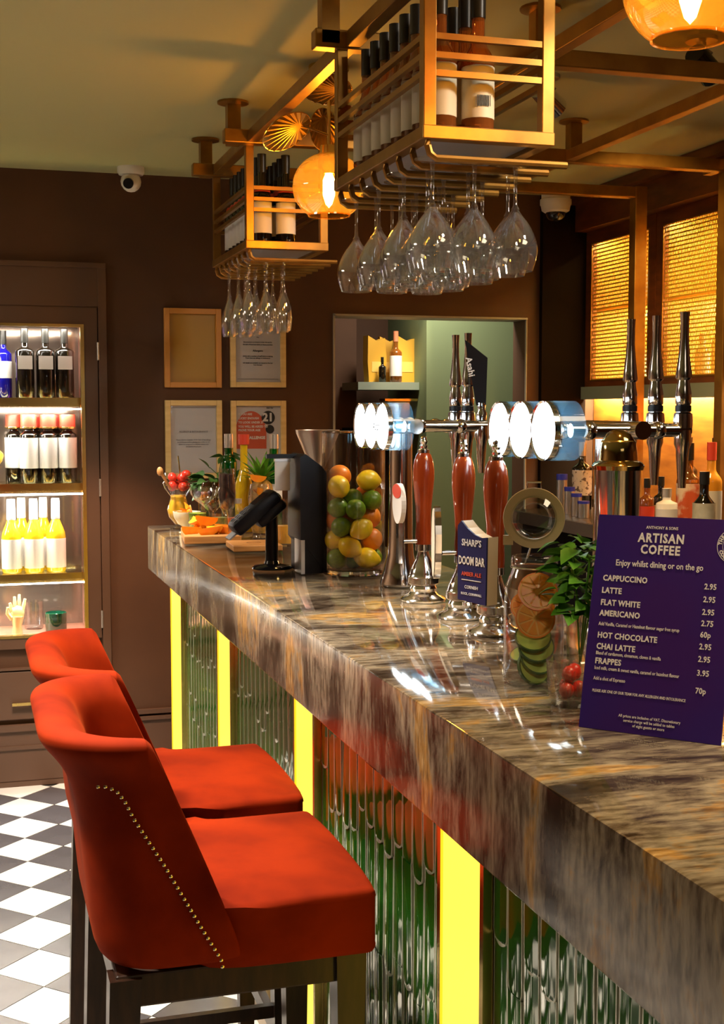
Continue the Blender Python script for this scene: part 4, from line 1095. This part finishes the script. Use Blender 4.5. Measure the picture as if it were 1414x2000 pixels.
for i, (dx, dy, z, n, l) in enumerate(((-.006, -.012, .070, (-.25, -.7, .8), 'topmost cucumber slice under the oranges in the jar'), (-.002, -.014, .056, (-.2, -.8, .7), 'second cucumber slice from the top in the jar'), (.0, -.012, .040, (.0, -.9, .55), 'third cucumber slice from the top in the jar'),
                                      (-.004, -.010, .026, (.2, -1, .4), 'lowest cucumber slice near the jar base'), (.018, -.004, .058, (1, -.5, .3), 'cucumber slice on edge at the right inside the jar'), (-.012, .014, .04, (-.4, -.3, .9), 'cucumber slice at the back near the jar base'), (.008, .012, .072, (.1, -.4, 1), 'cucumber slice at the back under the oranges'))):
    slice_disc('cucumber_slice', .0265 if i < 4 else .018, .006, (JX+dx, JY+dy, ZT+z), n, M_cuc, M_cucs, l, cg, 0)

# ---- mint in a glass, crystal tumbler
def leaf_mesh(nm, L_, W_, m, bend=.25, serr=.0):
    b = B(); n = 6; c = []; l = []; r = []
    for i in range(n+1):
        u = i/n; wd = W_/2*math.sin(PI*min(1, u**.75))*(1+(serr if i % 2 else 0)) if 0 < i < n else 0
        z = -bend*L_*u*u
        c.append(b.bm.verts.new((L_*u, 0, z-.0)))
        if wd:
            l.append(b.bm.verts.new((L_*u, wd, z+wd*.30))); r.append(b.bm.verts.new((L_*u, -wd, z+wd*.30)))
    f = b.bm.faces.new
    f([c[0], c[1], l[0]]); f([c[0], r[0], c[1]])
    for i in range(n-2): f([c[i+1], c[i+2], l[i+1], l[i]]); f([c[i+1], r[i], r[i+1], c[i+2]])
    f([c[n-1], c[n], l[-1]]); f([c[n-1], r[-1], c[n]])
    me = b.mesh(nm, 60); me.materials.append(m); return me
def bunch(name, label, cat, loc, n, R, H, lm, stem_m, seed=1, z0=.0, up=.3, group=None):
    t = thing(name, label, cat, loc, 0, group); rnd = random.Random(seed)
    b = B(); 
    for i in range(5):
        a = rnd.uniform(0, 6.28); b.tube([(0, 0, z0-.06), (.3*R*math.cos(a), .3*R*math.sin(a), z0+H*.3), (.55*R*math.cos(a), .55*R*math.sin(a), z0+H*.75)], .0014, 5)
    b.go('stems', stem_m, t)
    for i in range(n):
        a = rnd.uniform(0, 6.28); q = rnd.random(); rr = R*rnd.uniform(.15, .6)
        o = put('leaf', lm, None, t, (rr*math.cos(a), rr*math.sin(a), z0+H*(.1+.8*q)))
        o.rotation_euler = (rnd.uniform(-.6, .6), -rnd.uniform(-.4, .9)*(.4+up), a+rnd.uniform(-.6, .6)); s_ = rnd.uniform(.7, 1.15); o.scale = (s_, s_, s_)
    return t
lm1 = leaf_mesh('leaf', .036, .024, M_leaf, .35, .10)
GX, GY = .822, 1.640
t = thing('highball_glass', 'clear glass holding the bunch of mint beside the menu', 'glass', (GX, GY, ZT))
b = B(); b.lathe([(0, 0), (.026, 0), (.028, .004), (.031, .12), (.029, .12), (.0262, .008), (0, .007)], 28); b.go('tumbler', M_vase, t)
bunch('mint_bunch', 'bunch of fresh green mint between the open jar and purple menu', 'herbs', (GX-.012, GY, ZT+.105), 95, .056, .125, lm1, M_leaf, 5)
t = thing('crystal_tumbler', 'cut crystal tumbler of strawberries at the left foot of the menu', 'tumbler', (.772, 1.592, ZT))
b = B(); n = 16; pr = [(0, 0), (.024, 0), (.027, .006), (.029, .02), (.031, .04), (.0325, .062), (.031, .064), (.0295, .06), (.026, .012), (0, .010)]
b.lathe(pr, n)
b.go('cut_glass', GL('cut_crystal', (.95, .95, .93), .14, 1.), t, ang=12)
b = B()
for i in range(12):
    a = 2*PI*i/12
    b.tube([(.0285*math.cos(a), .0285*math.sin(a), .012), (.0318*math.cos(a+.26), .0318*math.sin(a+.26), .052)], .0008, 4); b.tube([(.0285*math.cos(a), .0285*math.sin(a), .012), (.0318*math.cos(a-.26), .0318*math.sin(a-.26), .052)], .0008, 4)
b.go('cut_lines', M_glass, t)
def berry_mesh(r, m, nm):
    b = B(); b.ball((0, 0, 0), r, (1, 1, 1.15), 10); me = b.mesh(nm, 180); me.materials.append(m); return me
bm1 = berry_mesh(.0105, M_berry, 'strawberry')
for i, (dx, dy, dz, l) in enumerate(((-.009, -.008, .022, 'at the bottom left'), (.010, -.006, .022, 'at the bottom right'), (0, .010, .024, 'at the bottom back'), (-.004, -.006, .043, 'on top, left'), (.008, .004, .044, 'on top, right'))):
    put('strawberry', bm1, None, None, (.772+dx, 1.592+dy, ZT+dz), label='red strawberry in the cut crystal tumbler, '+l, cat='fruit', group='strawberries in the crystal tumbler')

# ================================================================ CARD READER, TILL
t = thing('card_reader', 'black card payment terminal tilted on a round pedestal stand', 'card reader', (.722, 3.2, ZT))
b = B(); b.lathe([(0, 0), (.050, 0), (.051, .003), (.045, .008), (.020, .013), (.0175, .02), (0, .02)], 32); b.go('round_base', M_gloss, t)
b = B(); b.cyl((0, 0, .012), (0, 0, .165), .0165, .0150, 20); b.ball((.004, 0, .17), .024, (1, 1, 1), 16); b.go('pole', M_black, t)
Mr = Matrix.Translation((-.045, 0, .150)) @ Matrix.Rotation(math.radians(-40), 4, 'Y')
b = B(); b.box(-.075, .068, -.038, .038, -.024, .012, mat=Mr, bev=.010); b.box(-.02, .068, -.036, .036, -.046, -.018, mat=Mr, bev=.010); b.go('terminal_body', M_black, t)
b = B(); b.box(.005, .050, -.028, .028, .0122, .013, mat=Mr); b.go('screen', M_gloss, t, smooth=False)
for i in range(4):
    for j in range(3):
        b = B(); b.box(-.062+i*.015, -.052+i*.015, -.026+j*.019, -.012+j*.019, .0118, .0142, mat=Mr, bev=.001); b.go('key', P('dark_key', (.03, .03, .035), .4), t, smooth=False)
b = B(); b.box(-.098, -.070, -.027, .027, -.014, -.010, mat=Mr); b.go('bank_card', P('grey_card', (.25, .25, .27), .3), t, smooth=False)
t = thing('till_display', 'black slanted-top till display beside the fruit vase, seen from behind', 'till', (.795, 3.14, ZT))
b = B(); Mx = frame_mat((-.036, .055, 0), (1, 0, 0), (0, 0, 1))
b.prism([(.004, .085), (.07, 0), (.07, .245), (.058, .262), (.018, .292), (.004, .285)], .13, Mx @ Matrix.Translation((0, 0, 0)))
b.prism([(.012, 0), (.07, 0), (.07, .10), (.012, .10)], .128, Mx @ Matrix.Translation((0, 0, 0))); b.go('casing', M_black, t, smooth=False)
b = B(); b.box(-.031, -.022, -.078, -.01, 0, .083); b.go('steel_foot', M_steel, t, smooth=False)
b = B(); b.box(-.10, -.02, -.01, .01, .280, .290); b.go('top_arm', M_black, t, smooth=False)
t = thing('paper_roll_sheet', 'white paper hanging from the arm of the black till', 'paper', (.735, 3.14, ZT+.20))
b = B(); b.box(-.018, .020, -.004, .004, 0, .078, bev=.003); b.go('sheet', M_label, t)
b = B(); b.box(-.019, .021, -.006, .006, .072, .079); b.go('grip', M_steel, t, smooth=False)
t = thing('steel_cone_cup', 'steel martini-shaped cone cup behind the fruit vase', 'cup', (.900, 3.42, ZT))
b = B(); b.lathe([(0, 0), (.035, 0), (.036, .003), (.006, .010), (.005, .20), (.008, .215), (.058, .335), (.060, .345), (.057, .345), (.004, .222), (0, .220)], 32); b.go('cone_bowl', P('warm_steel', (.62, .50, .42), .3, .9), t)

# ================================================================ FOOD STATION AT THE FAR END
def lathe_glass(name, label, prof, loc, m=None, cat='glass', group=None, fill=None, fm_=None):
    t = thing(name, label, cat, loc, 0, group)
    b = B(); b.lathe(prof, 24); b.go('glass', m or M_glass, t)
    if fill: b = B(); b.lathe(fill, 20); b.go('drink', fm_, t)
    return t
def board(name, label, x0, x1, y0, y1, h, loc, rz=0):
    t = thing(name, label, 'board', loc, rz, 'wooden boards at the far end of the bar')
    b = B(); b.box(x0, x1, y0, y1, 0, h, bev=.003); b.go('wood_slab', M_board, t, smooth=False)
    b = B(); b.lathe([(.018, h), (.020, h+.0008), (.022, h)], 20, at=((x0+x1)/2, (y0+y1)/2, 0)); b.go('routed_ring', P('dark_groove', (.25, .1, .03), .5), t)
    return t
board('chopping_board', 'wooden board with orange pieces at the left end of the bar', -.085, .085, -.15, .15, .024, (.705, 3.99, ZT), -.12)
board('chopping_board', 'smaller wooden board in front of the card terminal', -.07, .07, -.08, .08, .018, (.775, 3.67, ZT), -.05)
random.seed(11)
def wedge_mesh():
    b = B(); n = 8; r = .030
    A = [b.bm.verts.new((r*math.cos(PI*i/n), 0, -r*math.sin(PI*i/n)*.8)) for i in range(n+1)]
    C = [b.bm.verts.new((r*.55*math.cos(PI*i/n), r*.8*math.sin(PI*i/n), -r*math.sin(PI*i/n)*.45)) for i in range(1, n)]
    C = [A[0]]+C+[A[-1]]
    for i in range(n):
        try: b.bm.faces.new([v for v in (A[i], A[i+1], C[i+1], C[i]) if True] if len({A[i], A[i+1], C[i+1], C[i]}) == 4 else list(dict.fromkeys([A[i], A[i+1], C[i+1], C[i]])))
        except ValueError: pass
    b.bm.faces.new(A)
    b.bm.faces.new(C[::-1])
    me = b.mesh('orange_wedge', 30); me.materials.append(M_pulp); return me
wm = wedge_mesh()
wl = ['leftmost orange wedge on the wooden board', 'orange wedge second from the left on the wooden board', 'large orange wedge at the top of the pile on the board', 'orange wedge at the front edge of the board pile', 'orange wedge at the right end of the board pile', 'orange wedge at the back of the pile on the board', 'orange wedge lying flat in the middle of the board', 'orange wedge under the topmost one on the board', 'orange wedge at the front right of the board']
for i, (dx, dy, dz, rz, rx) in enumerate(((-.055, -.06, .026, .4, .2), (-.035, .0, .026, 1.2, -.2), (.0, -.01, .052, -.3, .1), (-.01, -.10, .026, .2, .3), (.055, -.03, .028, .1, -.2), (.01, .07, .03, .9, .1), (.015, -.06, .028, 2.2, .2), (-.02, .04, .045, 1.8, 0), (.04, -.09, .026, -.7, .2))):
    o = put('orange_wedge', wm, None, None, (.690+dx, 3.97+dy, ZT+dz+.020), label=wl[i], cat='fruit slice', group='orange wedges on the board'); o.scale = (1.2, 1.2, 1.2); o.rotation_euler = (rx, .1*(-1)**i, rz)
# hurricane glass with strawberries
HX, HY = .664, 4.36
lathe_glass('hurricane_glass', 'curvy glass of yellow drink topped with strawberries at bar end', [(0, 0), (.030, 0), (.031, .003), (.010, .010), (.012, .016), (.033, .040), (.038, .065), (.028, .098), (.026, .108), (.046, .135), (.052, .155), (.048, .182), (.046, .190)], (HX, HY, ZT),
            fill=[(0, .014), (.011, .017), (.032, .041), (.037, .065), (.027, .098), (.025, .115), (0, .116)], fm_=P('mango_drink', (.95, .50, .03), .3, sss=.1))
bm2 = berry_mesh(.0155, M_berry, 'strawberry')
for i, (dx, dy, dz, l) in enumerate(((-.022, -.012, .145, 'lower left'), (.012, -.024, .143, 'lower front'), (.026, .006, .147, 'lower right'), (-.004, .022, .146, 'lower back'), (-.02, -.004, .174, 'upper left'), (.010, -.010, .172, 'upper middle'), (.026, .004, .182, 'upper right'))):
    o = put('strawberry', bm2, None, None, (HX+dx, HY+dy, ZT+dz), label='red strawberry heaped in the curvy yellow drink glass, '+l, cat='fruit', group='strawberries in the curvy glass'); o.rotation_euler = (i, i*.7, 0)
b = B(); b.tube([(.635, 4.33, ZT+.135), (.600, 4.30, ZT+.19)], [.004, .005], 8); b.ball((.595, 4.296, ZT+.197), .011, (1, .6, 1.4), 10)
b.go('wooden_spoon', M_board, None, label='wooden spoon leaning on the curvy strawberry glass', cat='spoon')
b = B(); b.cyl((.675, 4.37, ZT+.16), (.666, 4.37, ZT+.245), .0022, n=8); b.go('gold_stirrer', M_gold, None, label='thin gold stirrer standing in the strawberry glass', cat='stirrer')
# footed bowl with orange pieces
t = thing('footed_bowl', 'white footed bowl of orange pieces in front of the yellow drink', 'bowl', (.668, 4.205, ZT))
b = B(); b.lathe([(0, 0), (.026, 0), (.027, .003), (.008, .009), (.008, .018), (.030, .030), (.043, .052), (.046, .070), (.0435, .070), (.040, .053), (.028, .034), (0, .028)], 28); b.go('bowl', P('cream_ceramic', (.72, .68, .50), .25), t)
for i, (dx, dy, dz, l) in enumerate(((-.015, -.01, .062, 'left'), (.013, -.014, .062, 'front right'), (.016, .014, .063, 'back right'), (-.01, .018, .063, 'back left'), (.0, 0, .082, 'topmost'))):
    o = put('orange_wedge', wm, None, None, (.668+dx, 4.205+dy, ZT+dz+.01), label='orange piece in the white footed bowl, '+l, cat='fruit slice', group='orange pieces in the footed bowl'); o.scale = (.62, .62, .62); o.rotation_euler = (i*.5, i*.9, i*1.3)
# herbs
lm2 = leaf_mesh('leaf', .045, .030, M_leafd, .3, .05); lm3 = leaf_mesh('leaf', .05, .022, M_leafd, .2)
lathe_glass('herb_glass', 'slim clear glass holding the herb bunch', [(0, 0), (.024, 0), (.026, .004), (.031, .125), (.030, .125), (.0245, .008), (0, .007)], (.742, 4.25, ZT))
bunch('herb_bunch', 'bushy dark green herb bunch in a glass, left of the green bottles', 'herbs', (.742, 4.25, ZT+.11), 44, .062, .085, lm2, M_leafd, 9)
t = thing('bay_sprig', 'tall leafy sprig rising above the dark herb bunch', 'herbs', (.775, 4.27, ZT+.12))
b = B(); b.tube([(0, 0, -.05), (.008, 0, .05), (.020, 0, .12), (.045, 0, .135)], .0018, 5); b.tube([(.012, 0, .06), (-.02, 0, .09)], .0014, 5); b.go('stem', M_leafd, t)
for x, z, ry, rz in ((-.02, .085, -.9, 2.6), (.008, .10, -.8, .4), (.025, .125, -.1, 3.3), (.04, .13, -.1, .2), (.045, .13, .3, -.3), (.015, .06, -.6, .1), (.03, .09, .1, .3), (.0, .05, -.5, 2.9), (.05, .06, -.4, .5), (.06, .05, -.9, .2)):
    o = put('leaf', lm3, None, t, (x, 0, z)); o.rotation_euler = (.6, ry, rz)
# coupe, flute, others
coupe = [(0, 0), (.030, 0), (.031, .002), (.004, .008), (.0035, .095), (.006, .102), (.030, .118), (.043, .138), (.046, .158), (.0445, .158), (.040, .136), (.028, .121), (0, .108)]
lathe_glass('coupe_glass', 'coupe glass of dark berries in front of the herbs', coupe, (.697, 4.05, ZT))
bm3 = berry_mesh(.0095, M_dberry, 'blackberry')
for i, (dx, dy, dz, l) in enumerate(((-.018, -.006, .136, 'left'), (.0, -.014, .134, 'front'), (.018, -.004, .136, 'right'), (-.004, .010, .132, 'back'))):
    put('blackberry', bm3, None, None, (.697+dx, 4.05+dy, ZT+dz), label='dark berry in the coupe glass, at the '+l, cat='fruit', group='dark berries in the coupe')
flute = [(0, 0), (.030, 0), (.031, .002), (.004, .008), (.0035, .060), (.008, .072), (.024, .100), (.028, .130), (.0265, .175), (.024, .218), (.0228, .218), (.025, .175), (.0265, .130), (.022, .102), (0, .080)]
lathe_glass('flute_glass', 'tall stemmed glass packed with dark fruit before the green bottle', flute, (.757, 3.98, ZT), fill=[(0, .082), (.020, .103), (.0255, .130), (.0245, .175), (.023, .20), (0, .203)], fm_=P('dark_fruit_fill', (.045, .018, .018), .35, noise=(.012, .005, .006), scale=90, bump=.5))
wine = [(0, 0), (.030, 0), (.031, .002), (.004, .008), (.0035, .060), (.010, .072), (.032, .095), (.037, .12), (.034, .150), (.030, .168), (.0285, .168), (.0355, .12), (.03, .097), (0, .078)]
lathe_glass('wine_glass', 'amber tinted wine glass half hidden between coupe and tall fruit glass', wine, (.737, 4.13, ZT), GL('smoky_glass', (.75, .62, .5), .10, .9))
short = [(0, 0), (.024, 0), (.027, .004), (.030, .075), (.029, .075), (.0255, .008), (0, .007)]
lathe_glass('tumbler', 'small glass of lime pieces behind the orange board', short, (.690, 4.13, ZT), fill=[(0, .008), (.0245, .009), (.0285, .07), (0, .072)], fm_=P('lime_pieces', (.45, .52, .05), .35, noise=(.10, .22, .02), scale=70, bump=.6))
lathe_glass('tumbler', 'small glass of pale green pieces under the coupe bowl', short, (.745, 4.06, ZT), fill=[(0, .008), (.0245, .009), (.0285, .06), (0, .062)], fm_=P('grape_pieces', (.38, .46, .12), .35, noise=(.15, .2, .05), scale=60, bump=.6))
lathe_glass('tumbler', 'small glass of red berries right of the orange board', short, (.765, 3.865, ZT+.0245), fill=[(0, .008), (.0245, .009), (.028, .05), (0, .052)], fm_=P('red_pieces', (.40, .05, .02), .3, noise=(.6, .2, .06), scale=70, bump=.6))
lathe_glass('small_jar', 'small clear jar with silver lid behind the card terminal', [(0, 0), (.020, 0), (.022, .003), (.022, .09), (.016, .10), (.016, .108), (0, .108)], (.790, 4.0, ZT), cat='jar')
b = B(); b.lathe([(0, .0), (.018, 0), (.018, .014), (0, .014)], 18); b.go('silver_lid', M_silver, None, (.790, 4.0, ZT+.1085), label='silver lid on the small clear jar', cat='lid')
bt = bottle('gin_bottle', 'green glass bottle with silver cap behind the herbs', .0265, .318, M_green, True, M_silver, (.28, .5), M_label, .70, .20, .55, loc=(.822, 4.28, ZT), group='green bottles with silver caps', capr=1.08, caph=.14)
dup(bt, (.945, 4.15, ZT), 'green glass bottle with silver cap right of the pineapple leaves')
bottle('juice_bottle', 'yellow drink bottle with red cap between the two green bottles', .030, .318, M_yelglass, True, M_redcap, None, None, .45, .3, .40, loc=(.856, 4.20, ZT), capr=1.5, caph=.10)
# pineapple crown
t = thing('pineapple', 'small pineapple with spiky green leaves between the green bottles', 'pineapple', (.893, 4.10, ZT))
b = B(); b.lathe([(0, .0), (.03, .005), (.040, .05), (.042, .11), (.034, .16), (.015, .178), (0, .18)], 20); b.go('fruit_body', P('pineapple_skin', (.42, .20, .03), .5, noise=(.2, .12, .02), scale=60, bump=.8), t)
lm4 = leaf_mesh('leaf', .105, .020, M_leaf, .25)
rnd = random.Random(4)
for i in range(26):
    a = i*2.4; o = put('leaf', lm4, None, t, (.006*math.cos(a), .006*math.sin(a), .17)); e = .35+1.05*(i/26)
    o.rotation_euler = (0, -e, a); s_ = .7+.35*(i/26); o.scale = (s_, s_, s_)
lathe_glass('stemmed_glass', 'stemmed glass holding large orange wedges before the pineapple', wine, (.862, 3.99, ZT))
for dx, dy, dz, rz, l in ((-.004, -.006, .195, .2, 'upper'), (.004, .0, .155, 1.0, 'lower')):
    o = put('orange_wedge', wm, None, None, (.862+dx, 3.99+dy, ZT+dz), label='large orange wedge on the stemmed glass, %s one' % l, cat='fruit slice', group='orange wedges on the stemmed glass'); o.rotation_euler = (.25, .15, rz); o.scale = (.95, .95, .95)
lathe_glass('beer_glass', 'glass of pale amber drink behind the black till', [(0, 0), (.026, 0), (.028, .004), (.033, .14), (.0315, .14), (.0265, .008), (0, .007)], (.880, 3.72, ZT), fill=[(0, .008), (.0262, .009), (.029, .06), (0, .061)], fm_=P('amber_drink', (.9, .45, .05), .2))

# ================================================================ BACK BAR
t = thing('back_bar', 'dark back bar counter with pale steel edge along the right wall', 'counter', (0, 0, 0))
b = B(); b.box(2.08, 2.66, 1.2, 4.85, 1.05, 1.10, bev=.003); b.go('worktop', P('dark_worktop', (.09, .075, .065), .2), t)
b = B(); b.box(2.075, 2.085, 1.2, 4.855, 1.052, 1.098); b.box(2.075, 2.66, 4.845, 4.857, 1.052, 1.098); b.go('steel_edge', M_steel, t, smooth=False)
b = B(); b.box(2.12, 2.66, 1.2, 4.82, .0, 1.05); b.go('cupboard_body', M_dark, t, smooth=False)
for k in range(5):
    b = B(); b.box(2.105, 2.12, 1.25+k*.72, 1.92+k*.72, .12, 1.0, bev=.003); d_ = b.go('door', M_black, t, smooth=False)
    b = B(); b.cyl((2.10, 1.32+k*.72, .80), (2.10, 1.32+k*.72, .92), .005, n=8); b.go('handle', M_steel, d_)
def mesh_cab(y0, y1, label):
    t = thing('slotted_cupboard', label, 'cupboard', (2.62, (y0+y1)/2, 0), 0, 'slotted brass wall cupboards'); h = (y1-y0)/2
    z0, z1 = 1.60, 2.275
    b = B(); b.box(.02, .33, -h, h, z0, z0+.02); b.box(.02, .33, -h, h, z1-.02, z1-.001); b.box(.30, .33, -h, h, z0, z1-.001); b.box(.02, .33, -h, -h+.015, z0, z1-.001); b.box(.02, .33, h-.015, h, z0, z1-.001); b.box(.04, .30, -h+.015, h-.015, 1.93, 1.945)
    b.go('carcass', P('cupboard_inside', (.75, .48, .12), .5), t, smooth=False)
    b = B(); b.box(-.004, .02, -h, -h+.055, z0, z1); b.box(-.004, .02, h-.055, h, z0, z1); b.box(-.004, .02, -h+.055, h-.055, z1-.055, z1); b.box(-.004, .02, -h+.055, h-.055, z0, z0+.03)
    dr = b.go('door', M_dkwood, t, smooth=False)
    b = B(); b.quad((.004, -h+.05, z0+.03), (.004, h-.05, z0+.03), (.004, h-.05, z1-.05), (.004, -h+.05, z1-.05)); b.go('slotted_sheet', M_mesh, dr, smooth=False)
    b = B(); b.box(-.006, -.002, -h+.048, h-.048, z0+.024, z0+.030); b.box(-.006, -.002, -h+.048, h-.048, z1-.058, z1-.052); b.box(-.006, -.002, -h+.05, -h+.056, z0+.03, z1-.055); b.box(-.006, -.002, h-.056, h-.05, z0+.03, z1-.055); b.go('brass_bead', M_brass, dr, smooth=False)
    b = B(); b.box(.05, .065, -h+.03, h-.03, 2.235, 2.25); b.box(.28, .295, -h+.03, h-.03, 1.918, 1.928); b.box(.25, .265, -h+.03, h-.03, 1.622, 1.63); b.go('light_strip', EM('warm_led', (1, .70, .22), 95.), t, smooth=False)
    return t
mesh_cab(4.675, 5.285, 'farther slotted brass cupboard, left of the gold post, glowing inside')
mesh_cab(3.92, 4.670, 'nearer slotted brass cupboard at the right edge, glowing inside')
for i, (y, x, z, s_) in enumerate(((4.80, 2.74, 1.621, 1.), (4.90, 2.76, 1.621, .9), (5.02, 2.74, 1.621, .8), (4.82, 2.74, 1.9455, .95), (4.93, 2.75, 1.9455, .85), (4.32, 2.74, 1.621, 1.05), (4.42, 2.76, 1.621, .9), (4.27, 2.73, 1.9455, 1.), (4.38, 2.75, 1.9455, .8), (4.52, 2.74, 1.621, .7))):
    bottle('spirit_bottle', 'lit bottle behind the slotted brass, %s' % ['lower shelf of farther cupboard, nearest the gold post', 'lower shelf of farther cupboard, middle', 'lower shelf of farther cupboard, far end', 'upper shelf of farther cupboard, nearest gold post', 'upper shelf of farther cupboard, second', 'lower shelf of nearer cupboard, rightmost', 'lower shelf of nearer cupboard, second from right', 'upper shelf of nearer cupboard, rightmost', 'upper shelf of nearer cupboard, second from right', 'lower shelf of nearer cupboard, beside the wooden stile'][i],
           .040*s_, .25*s_, GL('pale_lit_glass', (.95, .9, .75), .1, .7, body=(.8, .7, .5), bodyf=.5), True, M_silver, (.12, .55), P('bright_label', (.9, .88, .86), .5), .6, .25, .4, loc=(x, y, z), group='bottles lit inside the slotted cupboards')
b = B(); b.box(2.625, 2.650, 3.9, 5.27, 1.586, 1.5995); b.go('under_cupboard_light', M_led, None, smooth=False, label='bright light strip under the slotted cupboards', cat='light strip')
b = B(); b.box(2.595, 2.616, 3.9, 5.28, 1.545, 1.5995)
b.go('light_pelmet', P('grey_green_shelf', (.22, .27, .22), .5), None, smooth=False, label='grey green pelmet below the slotted cupboards hiding the light strip', cat='pelmet')
b = B(); b.box(2.610, 2.615, 3.0, 5.28, 2.277, 2.284); b.go('soffit_bead', M_cream, None, smooth=False, label='pale bead line along the soffit above the slotted cupboards', cat='trim')
area('under_cupboard_lamp', (2.635, 4.5, 1.583), 1.5, 18, (1, .78, .45), aim=(2.64, 4.5, 0), sy=.03).rotation_euler = (.15, 0, PI/2)
# bottles and cups on the back bar
BZ = 1.1005
def cupp(x, y, h, r, l):
    t = thing('steel_measure', l, 'measure', (x, y, BZ), 0, 'steel measures with blue bands')
    b = B(); b.lathe([(0, 0), (r, 0), (r, h*.86), (0, h*.86)], 20); b.go('cup', M_steel, t)
    b = B(); b.lathe([(0, h), (r*1.03, h), (r*1.03, h*.85), (r, h*.85)], 20); b.go('blue_band', M_blue, t)
cupp(2.20, 4.63, .150, .021, 'tallest steel measure with blue band on the back bar')
cupp(2.19, 4.54, .105, .020, 'second tallest steel measure with blue band on the back bar')
cupp(2.18, 4.46, .085, .020, 'third tallest steel measure with blue band on the back bar')
cupp(2.17, 4.38, .062, .022, 'shortest steel measure with blue band on the back bar')
wb = bottle('wine_bottle', 'dark wine bottle with pale illustrated label, left on back bar', .039, .27, M_dkglass, True, M_silver, None, None, .62, .28, .36, loc=(2.34, 4.79, BZ))
wb.location = (2.33, 4.72, BZ)
b = B(); b.lathe([(.0392, .06), (.0398, .06), (.0398, .16), (.0392, .16)], 20); b.go('paper_label', P('illustrated_label', (.62, .52, .46), .6, noise=(.10, .06, .05), scale=55, lo=.40, hi=.46), wb)
dup(wb, (2.42, 4.70, BZ), 'dark wine bottle partly behind the illustrated label bottle')
bd = [('small_brown_bottle', 'small brown bottle with red label behind the tap spouts', 2.26, 4.07, .026, .16, M_ambottle, M_cap, (.1, .4), M_redcap, .55, .35),
      ('small_dark_bottle', 'small dark bottle right of the small brown one on back bar', 2.32, 4.08, .026, .165, M_dkglass, M_cap, (.1, .4), M_cream, .55, .35),
      ('white_bottle', 'opaque white bottle with silver cap on the back bar', 2.24, 3.90, .036, .135, P('milky_glass', (.85, .82, .78), .2), M_silver, (.15, .5), M_label, .62, .28),
      ('whisky_bottle', 'yellow green bottle with dark cap and red art label', 2.35, 3.95, .040, .285, M_ambottle, M_cap, (.05, .52), P('art_label', (.75, .62, .50), .6, noise=(.60, .10, .03), scale=14, lo=.45, hi=.55), .55, .32),
      ('rum_bottle', 'bottle with silver ringed dark cap behind the white bottle', 2.46, 4.14, .034, .30, M_dkglass, M_cap, (.1, .5), M_label, .6, .3),
      ('rum_bottle', 'bottle with silver ringed dark cap behind the red art label', 2.50, 4.02, .034, .30, M_dkglass, M_cap, (.1, .5), M_label, .6, .3),
      ('amber_bottle', 'amber bottle with white label near the right edge of back bar', 2.365, 3.83, .036, .29, P('amber_body', (.75, .32, .03), .15), M_redcap, (.05, .45), M_label, .55, .3),
      ('liqueur_bottle', 'dark round bottle in front of the amber one on back bar', 2.26, 3.70, .036, .20, M_dkglass, M_cap, (.2, .5), M_cream, .45, .35),
      ('gin_bottle', 'bottle with white shoulder label at right edge of back bar', 2.45, 3.76, .036, .34, M_dkglass, M_label, (.5, .72), M_label, .75, .2)]
for nm, l, x, y, r, h, gm, cm, lb, lmt, sh, nk in bd:
    bottle(nm, l, r, h, gm, True, cm, lb, lmt, sh, nk, .40, loc=(x, y, BZ))
# alcove shelf items
for x, y, l, rz in ((1.90, 6.12, 'yellow bag at the left of the hatch shelf', .2), (1.985, 6.16, 'yellow bag in the middle of the hatch shelf', -.1), (2.05, 6.10, 'yellow bag at the right of the hatch shelf, behind the bottle', .1)):
    t = thing('yellow_bag', l, 'bag', (x, y, 1.6325), rz, 'yellow bags on the hatch shelf')
    b = B(); b.prism([(-.045, 0), (.045, 0), (.052, .12), (.044, .215), (.0, .20), (-.05, .225), (-.052, .1)], .05, frame_mat((0, .025, 0), (1, 0, 0), (0, 0, 1)))
    b.go('pouch', P('yellow_kraft', (.62, .34, .03), .6), t, smooth=False)
    b = B(); b.box(-.03, .03, -.0268, -.0255, .05, .10); b.go('bag_label', P('yellow_kraft_pale', (.75, .5, .12), .6), t, smooth=False)
bottle('syrup_bottle', 'amber bottle with pale picture label on the hatch shelf', .030, .245, M_ambottle, True, P('copper_cap', (.55, .2, .1), .4), (.12, .52), M_label, .58, .32, .38, loc=(1.985, 6.05, 1.6325))
bottle('sauce_bottle', 'small dark bottle left of the pale label bottle on hatch shelf', .018, .12, M_dkglass, True, M_cap, loc=(1.915, 6.045, 1.6325))
b = B(); b.box(1.78, 2.088, 6.0, 6.28, 1.38, 1.41); b.go('alcove_shelf', M_dark, None, cat='shelf', label='dark lower shelf in the hatch holding the jar of pale balls')
t = thing('glass_jar', 'square clear jar of pale round balls on lower hatch shelf', 'jar', (2.02, 6.06, 1.411))
b = B(); b.box(-.095, .065, -.035, .05, 0, .135, bev=.006); b.go('glass_walls', M_glass, t, smooth=False)
b = B(); b.box(-.098, .068, -.038, .053, .130, .142); b.go('brass_rim', M_gold, t, smooth=False)
for i in range(3):
    b = B(); b.ball((0, 0, 0), .026, n=14); b.go('pale_ball', P('plain_pale_ball', (.85, .72, .48), .4), None, (1.958+i*.052, 6.065, 1.438), label='pale round ball in the square jar, %s' % ['left', 'middle', 'right'][i], cat='ball', group='pale balls in the square jar')  # even cream ball colour
spot('jar_light', (2.0, 5.75, 2.2), 14, (2.0, 6.1, 1.5), (1, .8, .5), 30, .5)
